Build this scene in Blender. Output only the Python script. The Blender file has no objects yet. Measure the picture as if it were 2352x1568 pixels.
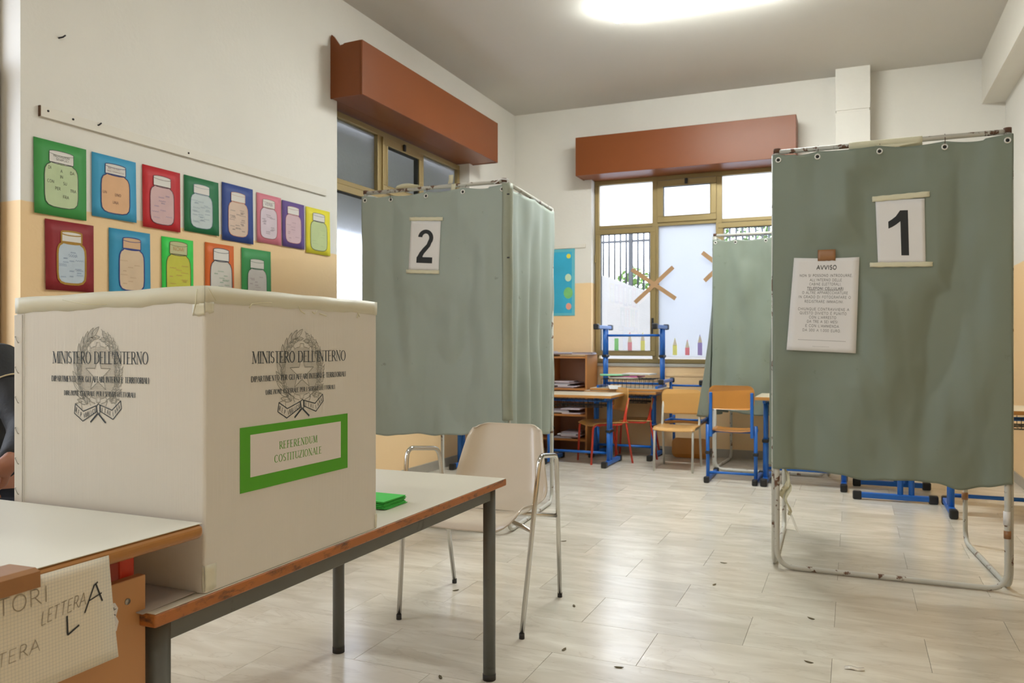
import bpy, bmesh, math, random
from math import sin, cos, pi, atan, radians, sqrt, atan2
from mathutils import Vector, Matrix, noise
random.seed(7)
C = bpy.context.scene.collection
SC = bpy.context.scene

# ------------------------------------------------------------------ camera, world, exposure
cam_d = bpy.data.cameras.new('camera'); cam = bpy.data.objects.new('camera', cam_d); C.objects.link(cam)
cam_d.sensor_width = 36.0; cam_d.lens = 1829.0/2352*36.0; cam_d.shift_y = 5.0/2352
cam.location = (0, 0, 1.1); cam.rotation_euler = (pi/2, 0, atan(784.0/1829.0))
cam_d.clip_start = 0.02
cam_d.dof.use_dof = True; cam_d.dof.focus_distance = 1.95; cam_d.dof.aperture_fstop = 8.0
SC.camera = cam
vs = SC.view_settings
vs.view_transform = 'Standard'; vs.look = 'None'; vs.gamma = 1.0; vs.use_curve_mapping = False
vs.exposure = 1.46
W = bpy.data.worlds.new('overcast_sky'); SC.world = W; W.use_nodes = True
nt = W.node_tree; bg = nt.nodes['Background']
tc = nt.nodes.new('ShaderNodeTexCoord'); nz = nt.nodes.new('ShaderNodeTexNoise'); nz.inputs['Scale'].default_value = 2.0
rp = nt.nodes.new('ShaderNodeValToRGB')
rp.color_ramp.elements[0].position = .3; rp.color_ramp.elements[0].color = (.74, .83, 1, 1)
rp.color_ramp.elements[1].position = .7; rp.color_ramp.elements[1].color = (.88, .93, 1, 1)
nt.links.new(tc.outputs['Generated'], nz.inputs['Vector']); nt.links.new(nz.outputs['Fac'], rp.inputs['Fac'])
nt.links.new(rp.outputs['Color'], bg.inputs['Color']); bg.inputs['Strength'].default_value = 2.6
LAMP = {5.61: 28.0, 2.3: 4.5, -.6: 9.5}   # diffuser strengths by lamp position
def portal(loc, rot, sx, sy):
    l = bpy.data.lights.new('window_portal', 'AREA'); l.shape = 'RECTANGLE'; l.size = sx; l.size_y = sy
    l.cycles.is_portal = True
    o = bpy.data.objects.new('window_portal', l); C.objects.link(o); o.location = loc; o.rotation_euler = rot
portal((-1.5, 8.16, 1.85), (-pi/2, 0, 0), 2.0, 2.0)
portal((-3.62, 5.73, 1.85), (0, -pi/2, 0), 2.0, 2.1)
portal((-3.62, 1.3, 1.85), (0, -pi/2, 0), 2.0, 2.1)

# ------------------------------------------------------------------ materials
MATS = {}
def mat(name, col, rough=.5, metal=0.0, spec=.5, var=0.0, vscale=8.0, col2=None, c2pos=(.45, .6), c2scale=6.0,
        bump=0.0, bscale=60.0, stretch=None, coat=0.0, rand=0.0, emit=None):
    if name in MATS: return MATS[name]
    m = bpy.data.materials.new(name); m.use_nodes = True; MATS[name] = m
    t = m.node_tree; p = t.nodes['Principled BSDF']; N = t.nodes.new; L = t.links.new
    p.inputs['Roughness'].default_value = rough; p.inputs['Metallic'].default_value = metal
    p.inputs['Specular IOR Level'].default_value = spec; p.inputs['Coat Weight'].default_value = coat
    p.inputs['Base Color'].default_value = (*col, 1)
    co = N('ShaderNodeTexCoord'); mp = N('ShaderNodeMapping'); L(co.outputs['Object'], mp.inputs['Vector'])
    if stretch: mp.inputs['Scale'].default_value = stretch
    cur = None
    if var or col2:
        n1 = N('ShaderNodeTexNoise'); n1.inputs['Scale'].default_value = vscale; n1.inputs['Detail'].default_value = 4
        L(mp.outputs['Vector'], n1.inputs['Vector'])
        mr = N('ShaderNodeMapRange'); mr.inputs['To Min'].default_value = 1-var; mr.inputs['To Max'].default_value = 1+var
        L(n1.outputs['Fac'], mr.inputs['Value'])
        hs = N('ShaderNodeHueSaturation'); hs.inputs['Color'].default_value = (*col, 1); L(mr.outputs['Result'], hs.inputs['Value'])
        cur = hs.outputs['Color']
    if col2:
        n2 = N('ShaderNodeTexNoise'); n2.inputs['Scale'].default_value = c2scale; n2.inputs['Detail'].default_value = 6; n2.inputs['Roughness'].default_value = .65
        L(mp.outputs['Vector'], n2.inputs['Vector'])
        cr = N('ShaderNodeValToRGB'); cr.color_ramp.elements[0].position = c2pos[0]; cr.color_ramp.elements[1].position = c2pos[1]
        L(n2.outputs['Fac'], cr.inputs['Fac'])
        mx = N('ShaderNodeMix'); mx.data_type = 'RGBA'; mx.inputs['B'].default_value = (*col2, 1)
        L(cr.outputs['Color'], mx.inputs['Factor']); L(cur, mx.inputs['A']); cur = mx.outputs['Result']
    if rand:
        oi = N('ShaderNodeObjectInfo'); mr = N('ShaderNodeMapRange'); mr.inputs['To Min'].default_value = 1-rand; mr.inputs['To Max'].default_value = 1+rand
        L(oi.outputs['Random'], mr.inputs['Value']); hs = N('ShaderNodeHueSaturation'); L(mr.outputs['Result'], hs.inputs['Value'])
        if cur: L(cur, hs.inputs['Color'])
        else: hs.inputs['Color'].default_value = (*col, 1)
        cur = hs.outputs['Color']
    if cur: L(cur, p.inputs['Base Color'])
    if bump:
        nb = N('ShaderNodeTexNoise'); nb.inputs['Scale'].default_value = bscale; nb.inputs['Detail'].default_value = 3
        L(mp.outputs['Vector'], nb.inputs['Vector']); b = N('ShaderNodeBump'); b.inputs['Strength'].default_value = bump; b.inputs['Distance'].default_value = .01
        L(nb.outputs['Fac'], b.inputs['Height']); L(b.outputs['Normal'], p.inputs['Normal'])
    if emit:
        p.inputs['Emission Color'].default_value = (*emit[0], 1); p.inputs['Emission Strength'].default_value = emit[1]
    return m

def paint_mat():
    m = bpy.data.materials.new('two_tone_wall_paint'); m.use_nodes = True; t = m.node_tree; p = t.nodes['Principled BSDF']; N = t.nodes.new; L = t.links.new
    g = N('ShaderNodeNewGeometry'); s = N('ShaderNodeSeparateXYZ'); L(g.outputs['Position'], s.inputs[0])
    n = N('ShaderNodeTexNoise'); n.inputs['Scale'].default_value = 9; L(g.outputs['Position'], n.inputs['Vector'])
    ma = N('ShaderNodeMath'); ma.operation = 'MULTIPLY_ADD'; ma.inputs[1].default_value = .008; L(n.outputs['Fac'], ma.inputs[0]); L(s.outputs['Z'], ma.inputs[2])
    cr = N('ShaderNodeMapRange'); cr.inputs['From Min'].default_value = 1.731; cr.inputs['From Max'].default_value = 1.735; L(ma.outputs[0], cr.inputs['Value'])
    mx = N('ShaderNodeMix'); mx.data_type = 'RGBA'; mx.inputs['A'].default_value = (.86, .62, .35, 1); mx.inputs['B'].default_value = (.76, .73, .67, 1)
    L(cr.outputs['Result'], mx.inputs['Factor'])
    n2 = N('ShaderNodeTexNoise'); n2.inputs['Scale'].default_value = 1.6; n2.inputs['Detail'].default_value = 6; L(g.outputs['Position'], n2.inputs['Vector'])
    mr = N('ShaderNodeMapRange'); mr.inputs['To Min'].default_value = .93; mr.inputs['To Max'].default_value = 1.06; L(n2.outputs['Fac'], mr.inputs['Value'])
    hs = N('ShaderNodeHueSaturation'); L(mx.outputs['Result'], hs.inputs['Color']); L(mr.outputs['Result'], hs.inputs['Value'])
    L(hs.outputs['Color'], p.inputs['Base Color']); p.inputs['Roughness'].default_value = .6; p.inputs['Specular IOR Level'].default_value = .3
    nb = N('ShaderNodeTexNoise'); nb.inputs['Scale'].default_value = 40; nb.inputs['Detail'].default_value = 5; L(g.outputs['Position'], nb.inputs['Vector'])
    b = N('ShaderNodeBump'); b.inputs['Strength'].default_value = .12; b.inputs['Distance'].default_value = .01; L(nb.outputs['Fac'], b.inputs['Height']); L(b.outputs['Normal'], p.inputs['Normal'])
    return m
def marble_mat():
    m = bpy.data.materials.new('cream_marble'); m.use_nodes = True; t = m.node_tree; p = t.nodes['Principled BSDF']; N = t.nodes.new; L = t.links.new
    co = N('ShaderNodeTexCoord'); oi = N('ShaderNodeObjectInfo')
    cb = N('ShaderNodeCombineXYZ'); m1 = N('ShaderNodeMath'); m1.operation = 'MULTIPLY'; m1.inputs[1].default_value = 57.0
    m2 = N('ShaderNodeMath'); m2.operation = 'MULTIPLY'; m2.inputs[1].default_value = 31.0
    L(oi.outputs['Random'], m1.inputs[0]); L(oi.outputs['Random'], m2.inputs[0]); L(m1.outputs[0], cb.inputs[0]); L(m2.outputs[0], cb.inputs[1])
    ad = N('ShaderNodeVectorMath'); L(co.outputs['Object'], ad.inputs[0]); L(cb.outputs[0], ad.inputs[1])
    mp = N('ShaderNodeMapping'); mp.inputs['Scale'].default_value = (1.0, 3.4, 1); mp.inputs['Rotation'].default_value = (0, 0, .12); L(ad.outputs[0], mp.inputs['Vector'])
    n1 = N('ShaderNodeTexNoise'); n1.inputs['Scale'].default_value = 3.0; n1.inputs['Detail'].default_value = 5; n1.inputs['Distortion'].default_value = .8; L(mp.outputs[0], n1.inputs['Vector'])
    cr = N('ShaderNodeValToRGB'); e = cr.color_ramp.elements
    e[0].position = .3; e[0].color = (.59, .54, .45, 1); e[1].position = .72; e[1].color = (.76, .72, .63, 1)
    k = e.new(.48); k.color = (.65, .60, .51, 1)
    L(n1.outputs['Fac'], cr.inputs['Fac'])
    n2 = N('ShaderNodeTexNoise'); n2.inputs['Scale'].default_value = 1.7; n2.inputs['Detail'].default_value = 8; n2.inputs['Distortion'].default_value = 1.6; L(mp.outputs[0], n2.inputs['Vector'])
    v = N('ShaderNodeValToRGB'); v.color_ramp.elements[0].position = .485; v.color_ramp.elements[0].color = (1, 1, 1, 1)
    v.color_ramp.elements[1].position = .515; v.color_ramp.elements[1].color = (1, 1, 1, 1); q = v.color_ramp.elements.new(.5); q.color = (.52, .44, .36, 1)
    L(n2.outputs['Fac'], v.inputs['Fac'])
    mx = N('ShaderNodeMix'); mx.data_type = 'RGBA'; mx.blend_type = 'MULTIPLY'; mx.inputs['Factor'].default_value = .2
    L(cr.outputs[0], mx.inputs['A']); L(v.outputs[0], mx.inputs['B'])
    mr = N('ShaderNodeMapRange'); mr.inputs['To Min'].default_value = .93; mr.inputs['To Max'].default_value = 1.07; L(oi.outputs['Random'], mr.inputs['Value'])
    hs = N('ShaderNodeHueSaturation'); L(mx.outputs['Result'], hs.inputs['Color']); L(mr.outputs[0], hs.inputs['Value']); L(hs.outputs[0], p.inputs['Base Color'])
    g = N('ShaderNodeNewGeometry'); n3 = N('ShaderNodeTexNoise'); n3.inputs['Scale'].default_value = 3; n3.inputs['Detail'].default_value = 6; L(g.outputs['Position'], n3.inputs['Vector'])
    r = N('ShaderNodeMapRange'); r.inputs['To Min'].default_value = .13; r.inputs['To Max'].default_value = .32; L(n3.outputs['Fac'], r.inputs['Value']); L(r.outputs[0], p.inputs['Roughness'])
    b = N('ShaderNodeBump'); b.inputs['Strength'].default_value = .05; b.inputs['Distance'].default_value = .01; L(n3.outputs['Fac'], b.inputs['Height']); L(b.outputs['Normal'], p.inputs['Normal'])
    return m
def glass_mat(name, kind):
    m = bpy.data.materials.new(name); m.use_nodes = True; t = m.node_tree; t.nodes.remove(t.nodes['Principled BSDF']); N = t.nodes.new; L = t.links.new
    out = t.nodes['Material Output']; mx = N('ShaderNodeMixShader'); L(mx.outputs[0], out.inputs['Surface'])
    if kind == 'clear':
        a = N('ShaderNodeBsdfTransparent'); b = N('ShaderNodeBsdfGlossy'); b.inputs['Roughness'].default_value = .02; mx.inputs[0].default_value = .06
    elif kind == 'frost':
        a = N('ShaderNodeBsdfRefraction'); a.inputs['Roughness'].default_value = .45; a.inputs['IOR'].default_value = 1.35
        b = N('ShaderNodeBsdfTranslucent'); b.inputs['Color'].default_value = (.80, .83, .9, 1); mx.inputs[0].default_value = .5
        n = N('ShaderNodeTexNoise'); n.inputs['Scale'].default_value = 45; tcx = N('ShaderNodeTexCoord'); L(tcx.outputs['Object'], n.inputs['Vector'])
        bp = N('ShaderNodeBump'); bp.inputs['Strength'].default_value = .5; bp.inputs['Distance'].default_value = .01; L(n.outputs['Fac'], bp.inputs['Height']); L(bp.outputs[0], a.inputs['Normal'])
    else:
        a = N('ShaderNodeBsdfTranslucent'); a.inputs['Color'].default_value = (.56, .575, .60, 1)
        b = N('ShaderNodeBsdfDiffuse'); b.inputs['Color'].default_value = (.85, .85, .86, 1); mx.inputs[0].default_value = .2
    L(a.outputs[0], mx.inputs[1]); L(b.outputs[0], mx.inputs[2]); return m
def tape_mat(name, col, a=.35):
    m = bpy.data.materials.new(name); m.use_nodes = True; t = m.node_tree; p = t.nodes['Principled BSDF']; p.inputs['Base Color'].default_value = (*col, 1)
    p.inputs['Roughness'].default_value = .35; p.inputs['Alpha'].default_value = a; return m
def grid_paper_mat():
    m = bpy.data.materials.new('squared_paper'); m.use_nodes = True; t = m.node_tree; p = t.nodes['Principled BSDF']; N = t.nodes.new; L = t.links.new
    g = N('ShaderNodeNewGeometry'); s = N('ShaderNodeSeparateXYZ'); L(g.outputs['Position'], s.inputs[0]); last = None
    for ax in ('Y', 'Z'):
        mo = N('ShaderNodeMath'); mo.operation = 'PINGPONG'; mo.inputs[1].default_value = .0025; L(s.outputs[ax], mo.inputs[0])
        lt = N('ShaderNodeMath'); lt.operation = 'LESS_THAN'; lt.inputs[1].default_value = .00018; L(mo.outputs[0], lt.inputs[0])
        if last is None: last = lt
        else:
            k = N('ShaderNodeMath'); k.operation = 'MAXIMUM'; L(last.outputs[0], k.inputs[0]); L(lt.outputs[0], k.inputs[1]); last = k
    mx = N('ShaderNodeMix'); mx.data_type = 'RGBA'; mx.inputs['A'].default_value = (.72, .66, .54, 1); mx.inputs['B'].default_value = (.45, .44, .42, 1)
    L(last.outputs[0], mx.inputs['Factor']); L(mx.outputs['Result'], p.inputs['Base Color']); p.inputs['Roughness'].default_value = .7
    return m
PAINT = paint_mat(); MARBLE = marble_mat()
GLASS = glass_mat('clear_glass', 'clear'); FROST = glass_mat('frosted_glass', 'frost'); FILM = glass_mat('white_window_film', 'film')
CEIL = mat('ceiling_paint', (.62, .59, .54), .8, var=.04, vscale=1.2)
WHITEP = mat('white_paint', (.74, .70, .62), .55, var=.03)
GROUT = mat('floor_grout', (.23, .20, .15), .8)
SKIRT = mat('grey_marble_skirting', (.36, .33, .28), .3, var=.15, vscale=10)
BROWN = mat('brown_laminate', (.215, .062, .018), .36, var=.06, vscale=3, spec=.28)
BROWND = mat('brown_laminate_edge', (.07, .03, .02), .6)
ALU = mat('bronze_aluminium', (.36, .27, .12), .38, metal=.35, var=.06)
ALUD = mat('dark_gasket', (.03, .03, .025), .6)
BLACK = mat('black_plastic', (.012, .012, .013), .45)
SHUT = mat('shutter_slat_grey', (.38, .38, .27), .5, var=.05)
CONC = mat('outdoor_concrete', (.28, .275, .27), .85, var=.15, vscale=3, bump=.3)
LAMI = mat('white_laminate', (.70, .67, .58), .35, var=.03, vscale=3)
LAMI2 = mat('cream_laminate', (.66, .60, .49), .32, var=.03, vscale=3)
EDGE = mat('varnished_wood_edge', (.38, .17, .045), .35, var=.2, vscale=14, stretch=(8, 1, 3))
EDGE2 = mat('worn_orange_wood_edge', (.40, .135, .03), .42, var=.25, vscale=10, col2=(.07, .035, .02), c2pos=(.52, .68), c2scale=22, stretch=(1, .8, 2))
WOODP = mat('beech_panel', (.50, .25, .10), .4, var=.12, vscale=6, stretch=(1, 1, .12), bump=.03)
GREYM = mat('grey_steel_paint', (.12, .125, .115), .42, var=.12, vscale=12, col2=(.04, .035, .03), c2pos=(.62, .75), c2scale=14)
REDM = mat('red_steel_paint', (.62, .045, .018), .35)
BLUEM = mat('blue_steel_paint', (.012, .13, .50), .35, var=.08)
WHTM = mat('white_steel_paint', (.55, .53, .47), .35, var=.08)
PLY = mat('orange_plywood', (.56, .235, .045), .3, var=.15, vscale=5, stretch=(1, 1, .3), coat=.2)
PLYL = mat('pale_plywood', (.60, .33, .10), .3, var=.1, vscale=5, stretch=(.3, 1, 1), coat=.2)
DTOP = mat('school_desk_laminate', (.60, .52, .38), .4, var=.05)
DEDGE = mat('school_desk_wood_edge', (.52, .24, .06), .4, var=.15, vscale=9, stretch=(1, 1, 6))
CHROME = mat('chrome_tube', (.62, .60, .56), .16, metal=1.0)
SHELLP = mat('beige_moulded_plastic', (.60, .51, .40), .26, var=.03, coat=.25)
TUBE = mat('chipped_white_tube', (.52, .51, .46), .4, var=.08, col2=(.13, .06, .03), c2pos=(.575, .60), c2scale=15, bump=.1, bscale=30)
PVC = mat('grey_green_cloth', (.20, .235, .19), .55, var=.06, vscale=2.2, col2=(.10, .11, .075), c2pos=(.66, .78), c2scale=9, bump=.05, bscale=500)
PVC2 = mat('grey_green_cloth_window_lit', (.325, .375, .335), .55, var=.06, vscale=2.2, col2=(.13, .15, .10), c2pos=(.66, .78), c2scale=9, bump=.05, bscale=500)  # same cloth, with window light on the booth put into a paler, bluer colour
GROM = mat('grommet_metal', (.70, .70, .66), .3, metal=.5)
PAPER = mat('white_paper', (.74, .73, .73), .7)
MASK = mat('masking_tape', (.66, .63, .46), .55, var=.05, vscale=20)
BTAPE = mat('brown_packing_tape', (.30, .14, .055), .3, var=.1, vscale=20)
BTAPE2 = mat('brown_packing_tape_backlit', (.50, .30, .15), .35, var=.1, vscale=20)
INK = mat('black_ink', (.012, .014, .016), .6)
INKB = mat('dark_blue_grey_ink', (.03, .045, .06), .6)
INKG = mat('grey_ink', (.31, .305, .275), .6)
PENCIL = mat('grey_pencil_line', (.30, .25, .18), .7)
GREEN = mat('green_print', (.075, .36, .012), .45)
CARD = mat('white_corrugated_carton', (.68, .655, .615), .5, var=.015, vscale=5, bump=.07, bscale=30, stretch=(9, 9, .25))
BALLOT = mat('green_ballot_paper', (.05, .50, .06), .6)
WOODS = mat('bookcase_wood', (.46, .19, .05), .4, var=.12, vscale=5, stretch=(1, 1, .3))
WOODI = mat('bookcase_inside', (.40, .20, .12), .5, var=.1)
SKIN = mat('skin', (.33, .135, .075), .5, var=.08)
JACKET = mat('black_jacket_cloth', (.009, .009, .011), .7, bump=.2)
PIPING = mat('beige_piping', (.5, .4, .25), .6)
HAIR = mat('dark_hair', (.02, .012, .008), .5)
JEANS = mat('dark_trousers', (.02, .025, .04), .8)
LAMPH = mat('lamp_housing', (.72, .72, .68), .5)
TAPEC = tape_mat('clear_cream_tape', (.72, .70, .46), .75)
MBTOP = mat('cream_tape_strip', (.66, .64, .52), .4, var=.03)
RUBBER = mat('dark_rubber', (.03, .028, .026), .7)
LEAF = mat('green_leaf', (.10, .22, .045), .6, rand=.3)
IRON = mat('dark_iron', (.035, .04, .05), .5)
DIRT = mat('brown_debris', (.10, .075, .03), .8)
STEEL = mat('staple_steel', (.35, .33, .30), .35, metal=.9)

# ------------------------------------------------------------------ mesh builder
class MB:
    def __init__(s): s.v = []; s.f = []; s.mi = []; s.m = 0; s.sm = []; s.smooth = False
    def add(s, vs, fs):
        o = len(s.v); s.v += [tuple(q) for q in vs]
        for f in fs: s.f.append([i+o for i in f]); s.mi.append(s.m); s.sm.append(s.smooth)
        return s
    def box(s, x0, x1, y0, y1, z0, z1, bev=0.0, M=None, seg=2):
        if x0 > x1: x0, x1 = x1, x0
        if y0 > y1: y0, y1 = y1, y0
        if z0 > z1: z0, z1 = z1, z0
        bm = bmesh.new(); bmesh.ops.create_cube(bm, size=1)
        for q in bm.verts: q.co = Vector(((x0+x1)/2+q.co.x*(x1-x0), (y0+y1)/2+q.co.y*(y1-y0), (z0+z1)/2+q.co.z*(z1-z0)))
        if bev:
            bev = min(bev, (x1-x0)*.45, (y1-y0)*.45, (z1-z0)*.45)
            bmesh.ops.bevel(bm, geom=bm.edges[:], offset=bev, segments=seg, affect='EDGES', profile=.5)
        if M is not None: bmesh.ops.transform(bm, matrix=M, verts=bm.verts[:])
        bm.verts.index_update(); s.add([q.co for q in bm.verts], [[q.index for q in f.verts] for f in bm.faces]); bm.free(); return s
    def tube(s, pts, r, n=12, caps=True, closed=False):
        pts = [Vector(p) for p in pts]; rs = r if isinstance(r, (list, tuple)) else [r]*len(pts)
        t0 = (pts[1]-pts[0]).normalized(); up = Vector((0, 0, 1)) if abs(t0.z) < .9 else Vector((0, 1, 0))
        a = t0.cross(up).normalized(); ring = []; vs = []
        for i, p in enumerate(pts):
            if closed: t = (pts[(i+1) % len(pts)]-pts[i-1]).normalized()
            elif i == 0: t = t0
            elif i == len(pts)-1: t = (pts[-1]-pts[-2]).normalized()
            else: t = ((pts[i+1]-p).normalized()+(p-pts[i-1]).normalized()).normalized()
            a = (a-t*a.dot(t)).normalized(); b = t.cross(a)
            for k in range(n):
                an = 2*pi*k/n; vs.append(p+(a*cos(an)+b*sin(an))*rs[i])
        fs = []; m = len(pts)
        for i in range(m if closed else m-1):
            j = (i+1) % m
            for k in range(n): fs.append([i*n+k, i*n+(k+1) % n, j*n+(k+1) % n, j*n+k])
        if caps and not closed: fs.append(list(range(n))[::-1]); fs.append([(m-1)*n+k for k in range(n)])
        sm, s.smooth = s.smooth, True; s.add(vs, fs); s.smooth = sm; return s
    def sheet(s, g, th, normal=None):
        """grid of points -> closed shell; thickness along normal (or per-point estimated)"""
        R = len(g); Q = len(g[0]); G = [[Vector(p) for p in row] for row in g]; vs = []
        def nn(i, j):
            if normal is not None: return Vector(normal)
            a = G[min(i+1, R-1)][j]-G[max(i-1, 0)][j]; b = G[i][min(j+1, Q-1)]-G[i][max(j-1, 0)]
            c = a.cross(b); return c.normalized() if c.length > 1e-12 else Vector((0, 0, 1))
        for i in range(R):
            for j in range(Q): vs.append(G[i][j])
        for i in range(R):
            for j in range(Q): vs.append(G[i][j]+nn(i, j)*th)
        o = R*Q; fs = []
        for i in range(R-1):
            for j in range(Q-1):
                a, b, c, d = i*Q+j, i*Q+j+1, (i+1)*Q+j+1, (i+1)*Q+j
                fs.append([a, b, c, d]); fs.append([o+d, o+c, o+b, o+a])
        for j in range(Q-1):
            fs.append([j+1, j, o+j, o+j+1]); k = (R-1)*Q; fs.append([k+j, k+j+1, o+k+j+1, o+k+j])
        for i in range(R-1):
            a, b = i*Q, (i+1)*Q; fs.append([a, b, o+b, o+a]); a += Q-1; b += Q-1; fs.append([b, a, o+a, o+b])
        sm, s.smooth = s.smooth, True; s.add(vs, fs); s.smooth = sm; return s
    def prism(s, poly, fn, d0, d1):
        """poly of 2D points, fn(u,v,d)->xyz"""
        n = len(poly); vs = [fn(u, v, d0) for u, v in poly]+[fn(u, v, d1) for u, v in poly]
        s.add(vs, [list(range(n))[::-1], [n+i for i in range(n)]]+[[i, (i+1) % n, n+(i+1) % n, n+i] for i in range(n)]); return s
    def build(s, name, mats, parent=None, base=None, kind=None):
        me = bpy.data.meshes.new(name); b = Vector(base) if base is not None else Vector((0, 0, 0))
        me.from_pydata([Vector(q)-b for q in s.v], [], s.f)
        if not isinstance(mats, (list, tuple)): mats = [mats]
        for m in mats: me.materials.append(m)
        me.polygons.foreach_set('material_index', s.mi); me.polygons.foreach_set('use_smooth', s.sm)
        bm = bmesh.new(); bm.from_mesh(me); bmesh.ops.recalc_face_normals(bm, faces=bm.faces[:]); bm.to_mesh(me); bm.free()
        me.update()
        o = bpy.data.objects.new(name, me); C.objects.link(o)
        if parent is not None: o.parent = parent
        elif base is not None: o.location = b
        if kind: o['kind'] = kind
        return o
def rp_path(pts, r, n=6):
    pts = [Vector(p) for p in pts]; out = [pts[0]]
    for i in range(1, len(pts)-1):
        a, b, c = pts[i-1], pts[i], pts[i+1]; u = (a-b); w = (c-b); rr = min(r, u.length*.48, w.length*.48)
        u.normalize(); w.normalize(); p0 = b+u*rr; p1 = b+w*rr
        for k in range(n+1):
            t = k/n; out.append(p0*(1-t)**2+b*2*t*(1-t)+p1*t*t)
    out.append(pts[-1]); return out
def thing(name, label, cat, base=(0, 0, 0), group=None, rotz=0):
    o = bpy.data.objects.new(name, None); C.objects.link(o); o.location = base; o.rotation_euler = (0, 0, rotz); o.empty_display_size = .05
    return tag(o, label, cat, group)
def tag(o, label, cat, group=None):
    o['label'] = label; o['category'] = cat
    if group: o['group'] = group
    return o
def copy_tree(o, parent=None):
    c = o.copy(); C.objects.link(c)
    if parent: c.parent = parent
    for ch in list(o.children): copy_tree(ch, c)
    return c
def setlabel(o, **k):
    for a, b in k.items(): o[a] = b

# ------------------------------------------------------------------ stroke lettering (flat print)
def arc(cx, cy, rx, ry, a0, a1, n=10): return [(cx+rx*cos(radians(a0+(a1-a0)*i/n)), cy+ry*sin(radians(a0+(a1-a0)*i/n))) for i in range(n+1)]
T, t_, a_ = 'T', 't', 'a'
S_CURVE = arc(.28, .755, .2, .245, 40, 270, 9)[:-1]+arc(.28, .255, .22, .255, 90, -150, 9)
GL = {
 'A': (.74, [(t_, [(0, 0), (.37, 1)]), (T, [(.37, 1), (.74, 0)]), (t_, [(.13, .35), (.61, .35)])], [(0, 0), (.74, 0)]),
 'B': (.64, [(T, [(.1, 0), (.1, 1)]), (a_, [(.1, 1)]+arc(.32, .765, .2, .235, 90, -90)+[(.1, .53)]), (a_, arc(.34, .265, .24, .265, 90, -90)+[(.1, 0)])], [(.1, 0), (.1, 1)]),
 'C': (.76, [(a_, arc(.42, .5, .36, .5, 48, 312, 14))], []),
 'D': (.78, [(T, [(.1, 0), (.1, 1)]), (a_, [(.1, 1)]+arc(.32, .5, .38, .5, 90, -90, 14)+[(.1, 0)])], [(.1, 0), (.1, 1)]),
 'E': (.6, [(T, [(.1, 0), (.1, 1)]), (t_, [(.1, 1), (.54, 1)]), (t_, [(.1, .52), (.46, .52)]), (t_, [(.1, 0), (.57, 0)])], [(.1, 0), (.1, 1)]),
 'F': (.56, [(T, [(.1, 0), (.1, 1)]), (t_, [(.1, 1), (.54, 1)]), (t_, [(.1, .52), (.46, .52)])], [(.1, 0), (.1, 1)]),
 'G': (.82, [(a_, arc(.42, .5, .36, .5, 48, 330, 14)), (T, [(.72, .42), (.72, .06)])], [(.72, .42)]),
 'H': (.76, [(T, [(.1, 0), (.1, 1)]), (T, [(.66, 0), (.66, 1)]), (t_, [(.1, .5), (.66, .5)])], [(.1, 0), (.1, 1), (.66, 0), (.66, 1)]),
 'I': (.24, [(T, [(.12, 0), (.12, 1)])], [(.12, 0), (.12, 1)]),
 'L': (.56, [(T, [(.1, 0), (.1, 1)]), (t_, [(.1, 0), (.54, 0)])], [(.1, 0), (.1, 1)]),
 'M': (.94, [(t_, [(.08, 0), (.13, 1)]), (T, [(.13, 1), (.46, .03)]), (t_, [(.46, .03), (.8, 1)]), (T, [(.8, 1), (.86, 0)])], [(.08, 0), (.86, 0), (.1, 1), (.84, 1)]),
 'N': (.8, [(t_, [(.12, 0), (.12, 1)]), (T, [(.12, 1), (.68, 0)]), (t_, [(.68, 0), (.68, 1)])], [(.12, 0), (.1, 1), (.68, 1)]),
 'O': (.82, [(a_, arc(.41, .5, .35, .5, 0, 360, 20))], []),
 'P': (.6, [(T, [(.1, 0), (.1, 1)]), (a_, [(.1, 1)]+arc(.32, .74, .22, .26, 90, -90)+[(.1, .48)])], [(.1, 0), (.1, 1)]),
 'Q': (.84, [(a_, arc(.41, .5, .35, .5, 0, 360, 20)), (T, [(.45, .2), (.78, -.12)])], []),
 'R': (.68, [(T, [(.1, 0), (.1, 1)]), (a_, [(.1, 1)]+arc(.32, .745, .21, .255, 90, -90)+[(.1, .49)]), (T, [(.3, .49), (.66, 0)])], [(.1, 0), (.1, 1)]),
 'S': (.56, [(a_, S_CURVE)], []),
 'T': (.64, [(T, [(.32, 0), (.32, 1)]), (t_, [(.02, 1), (.62, 1)])], [(.32, 0)]),
 'U': (.76, [(T, [(.1, 1), (.1, .3)]), (a_, arc(.37, .3, .27, .3, 180, 360)), (t_, [(.64, .3), (.64, 1)])], [(.1, 1), (.64, 1)]),
 'V': (.7, [(T, [(0, 1), (.35, 0)]), (t_, [(.35, 0), (.7, 1)])], [(0, 1), (.7, 1)]),
 'Z': (.62, [(t_, [(.06, 1), (.57, 1)]), (T, [(.57, 1), (.04, 0)]), (t_, [(.04, 0), (.59, 0)])], []),
 '0': (.62, [(a_, arc(.31, .5, .25, .5, 0, 360, 18))], []),
 '1': (.4, [(T, [(.24, 0), (.24, 1)]), (t_, [(.24, 1), (.08, .82)])], []),
 '3': (.58, [(a_, arc(.27, .755, .2, .245, 150, -90)[:-1]+arc(.27, .255, .23, .255, 90, -150))], []),
 "'": (.2, [(T, [(.1, 1), (.07, .72)])], []), '.': (.22, [(T, [(.1, 0), (.1, .09)])], []), ',': (.22, [(T, [(.1, .06), (.06, -.12)])], []),
 ' ': (.40, [], []),
}
GL['È'] = (.6, GL['E'][1]+[(t_, [(.2, 1.28), (.36, 1.12)])], GL['E'][2])
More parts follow.
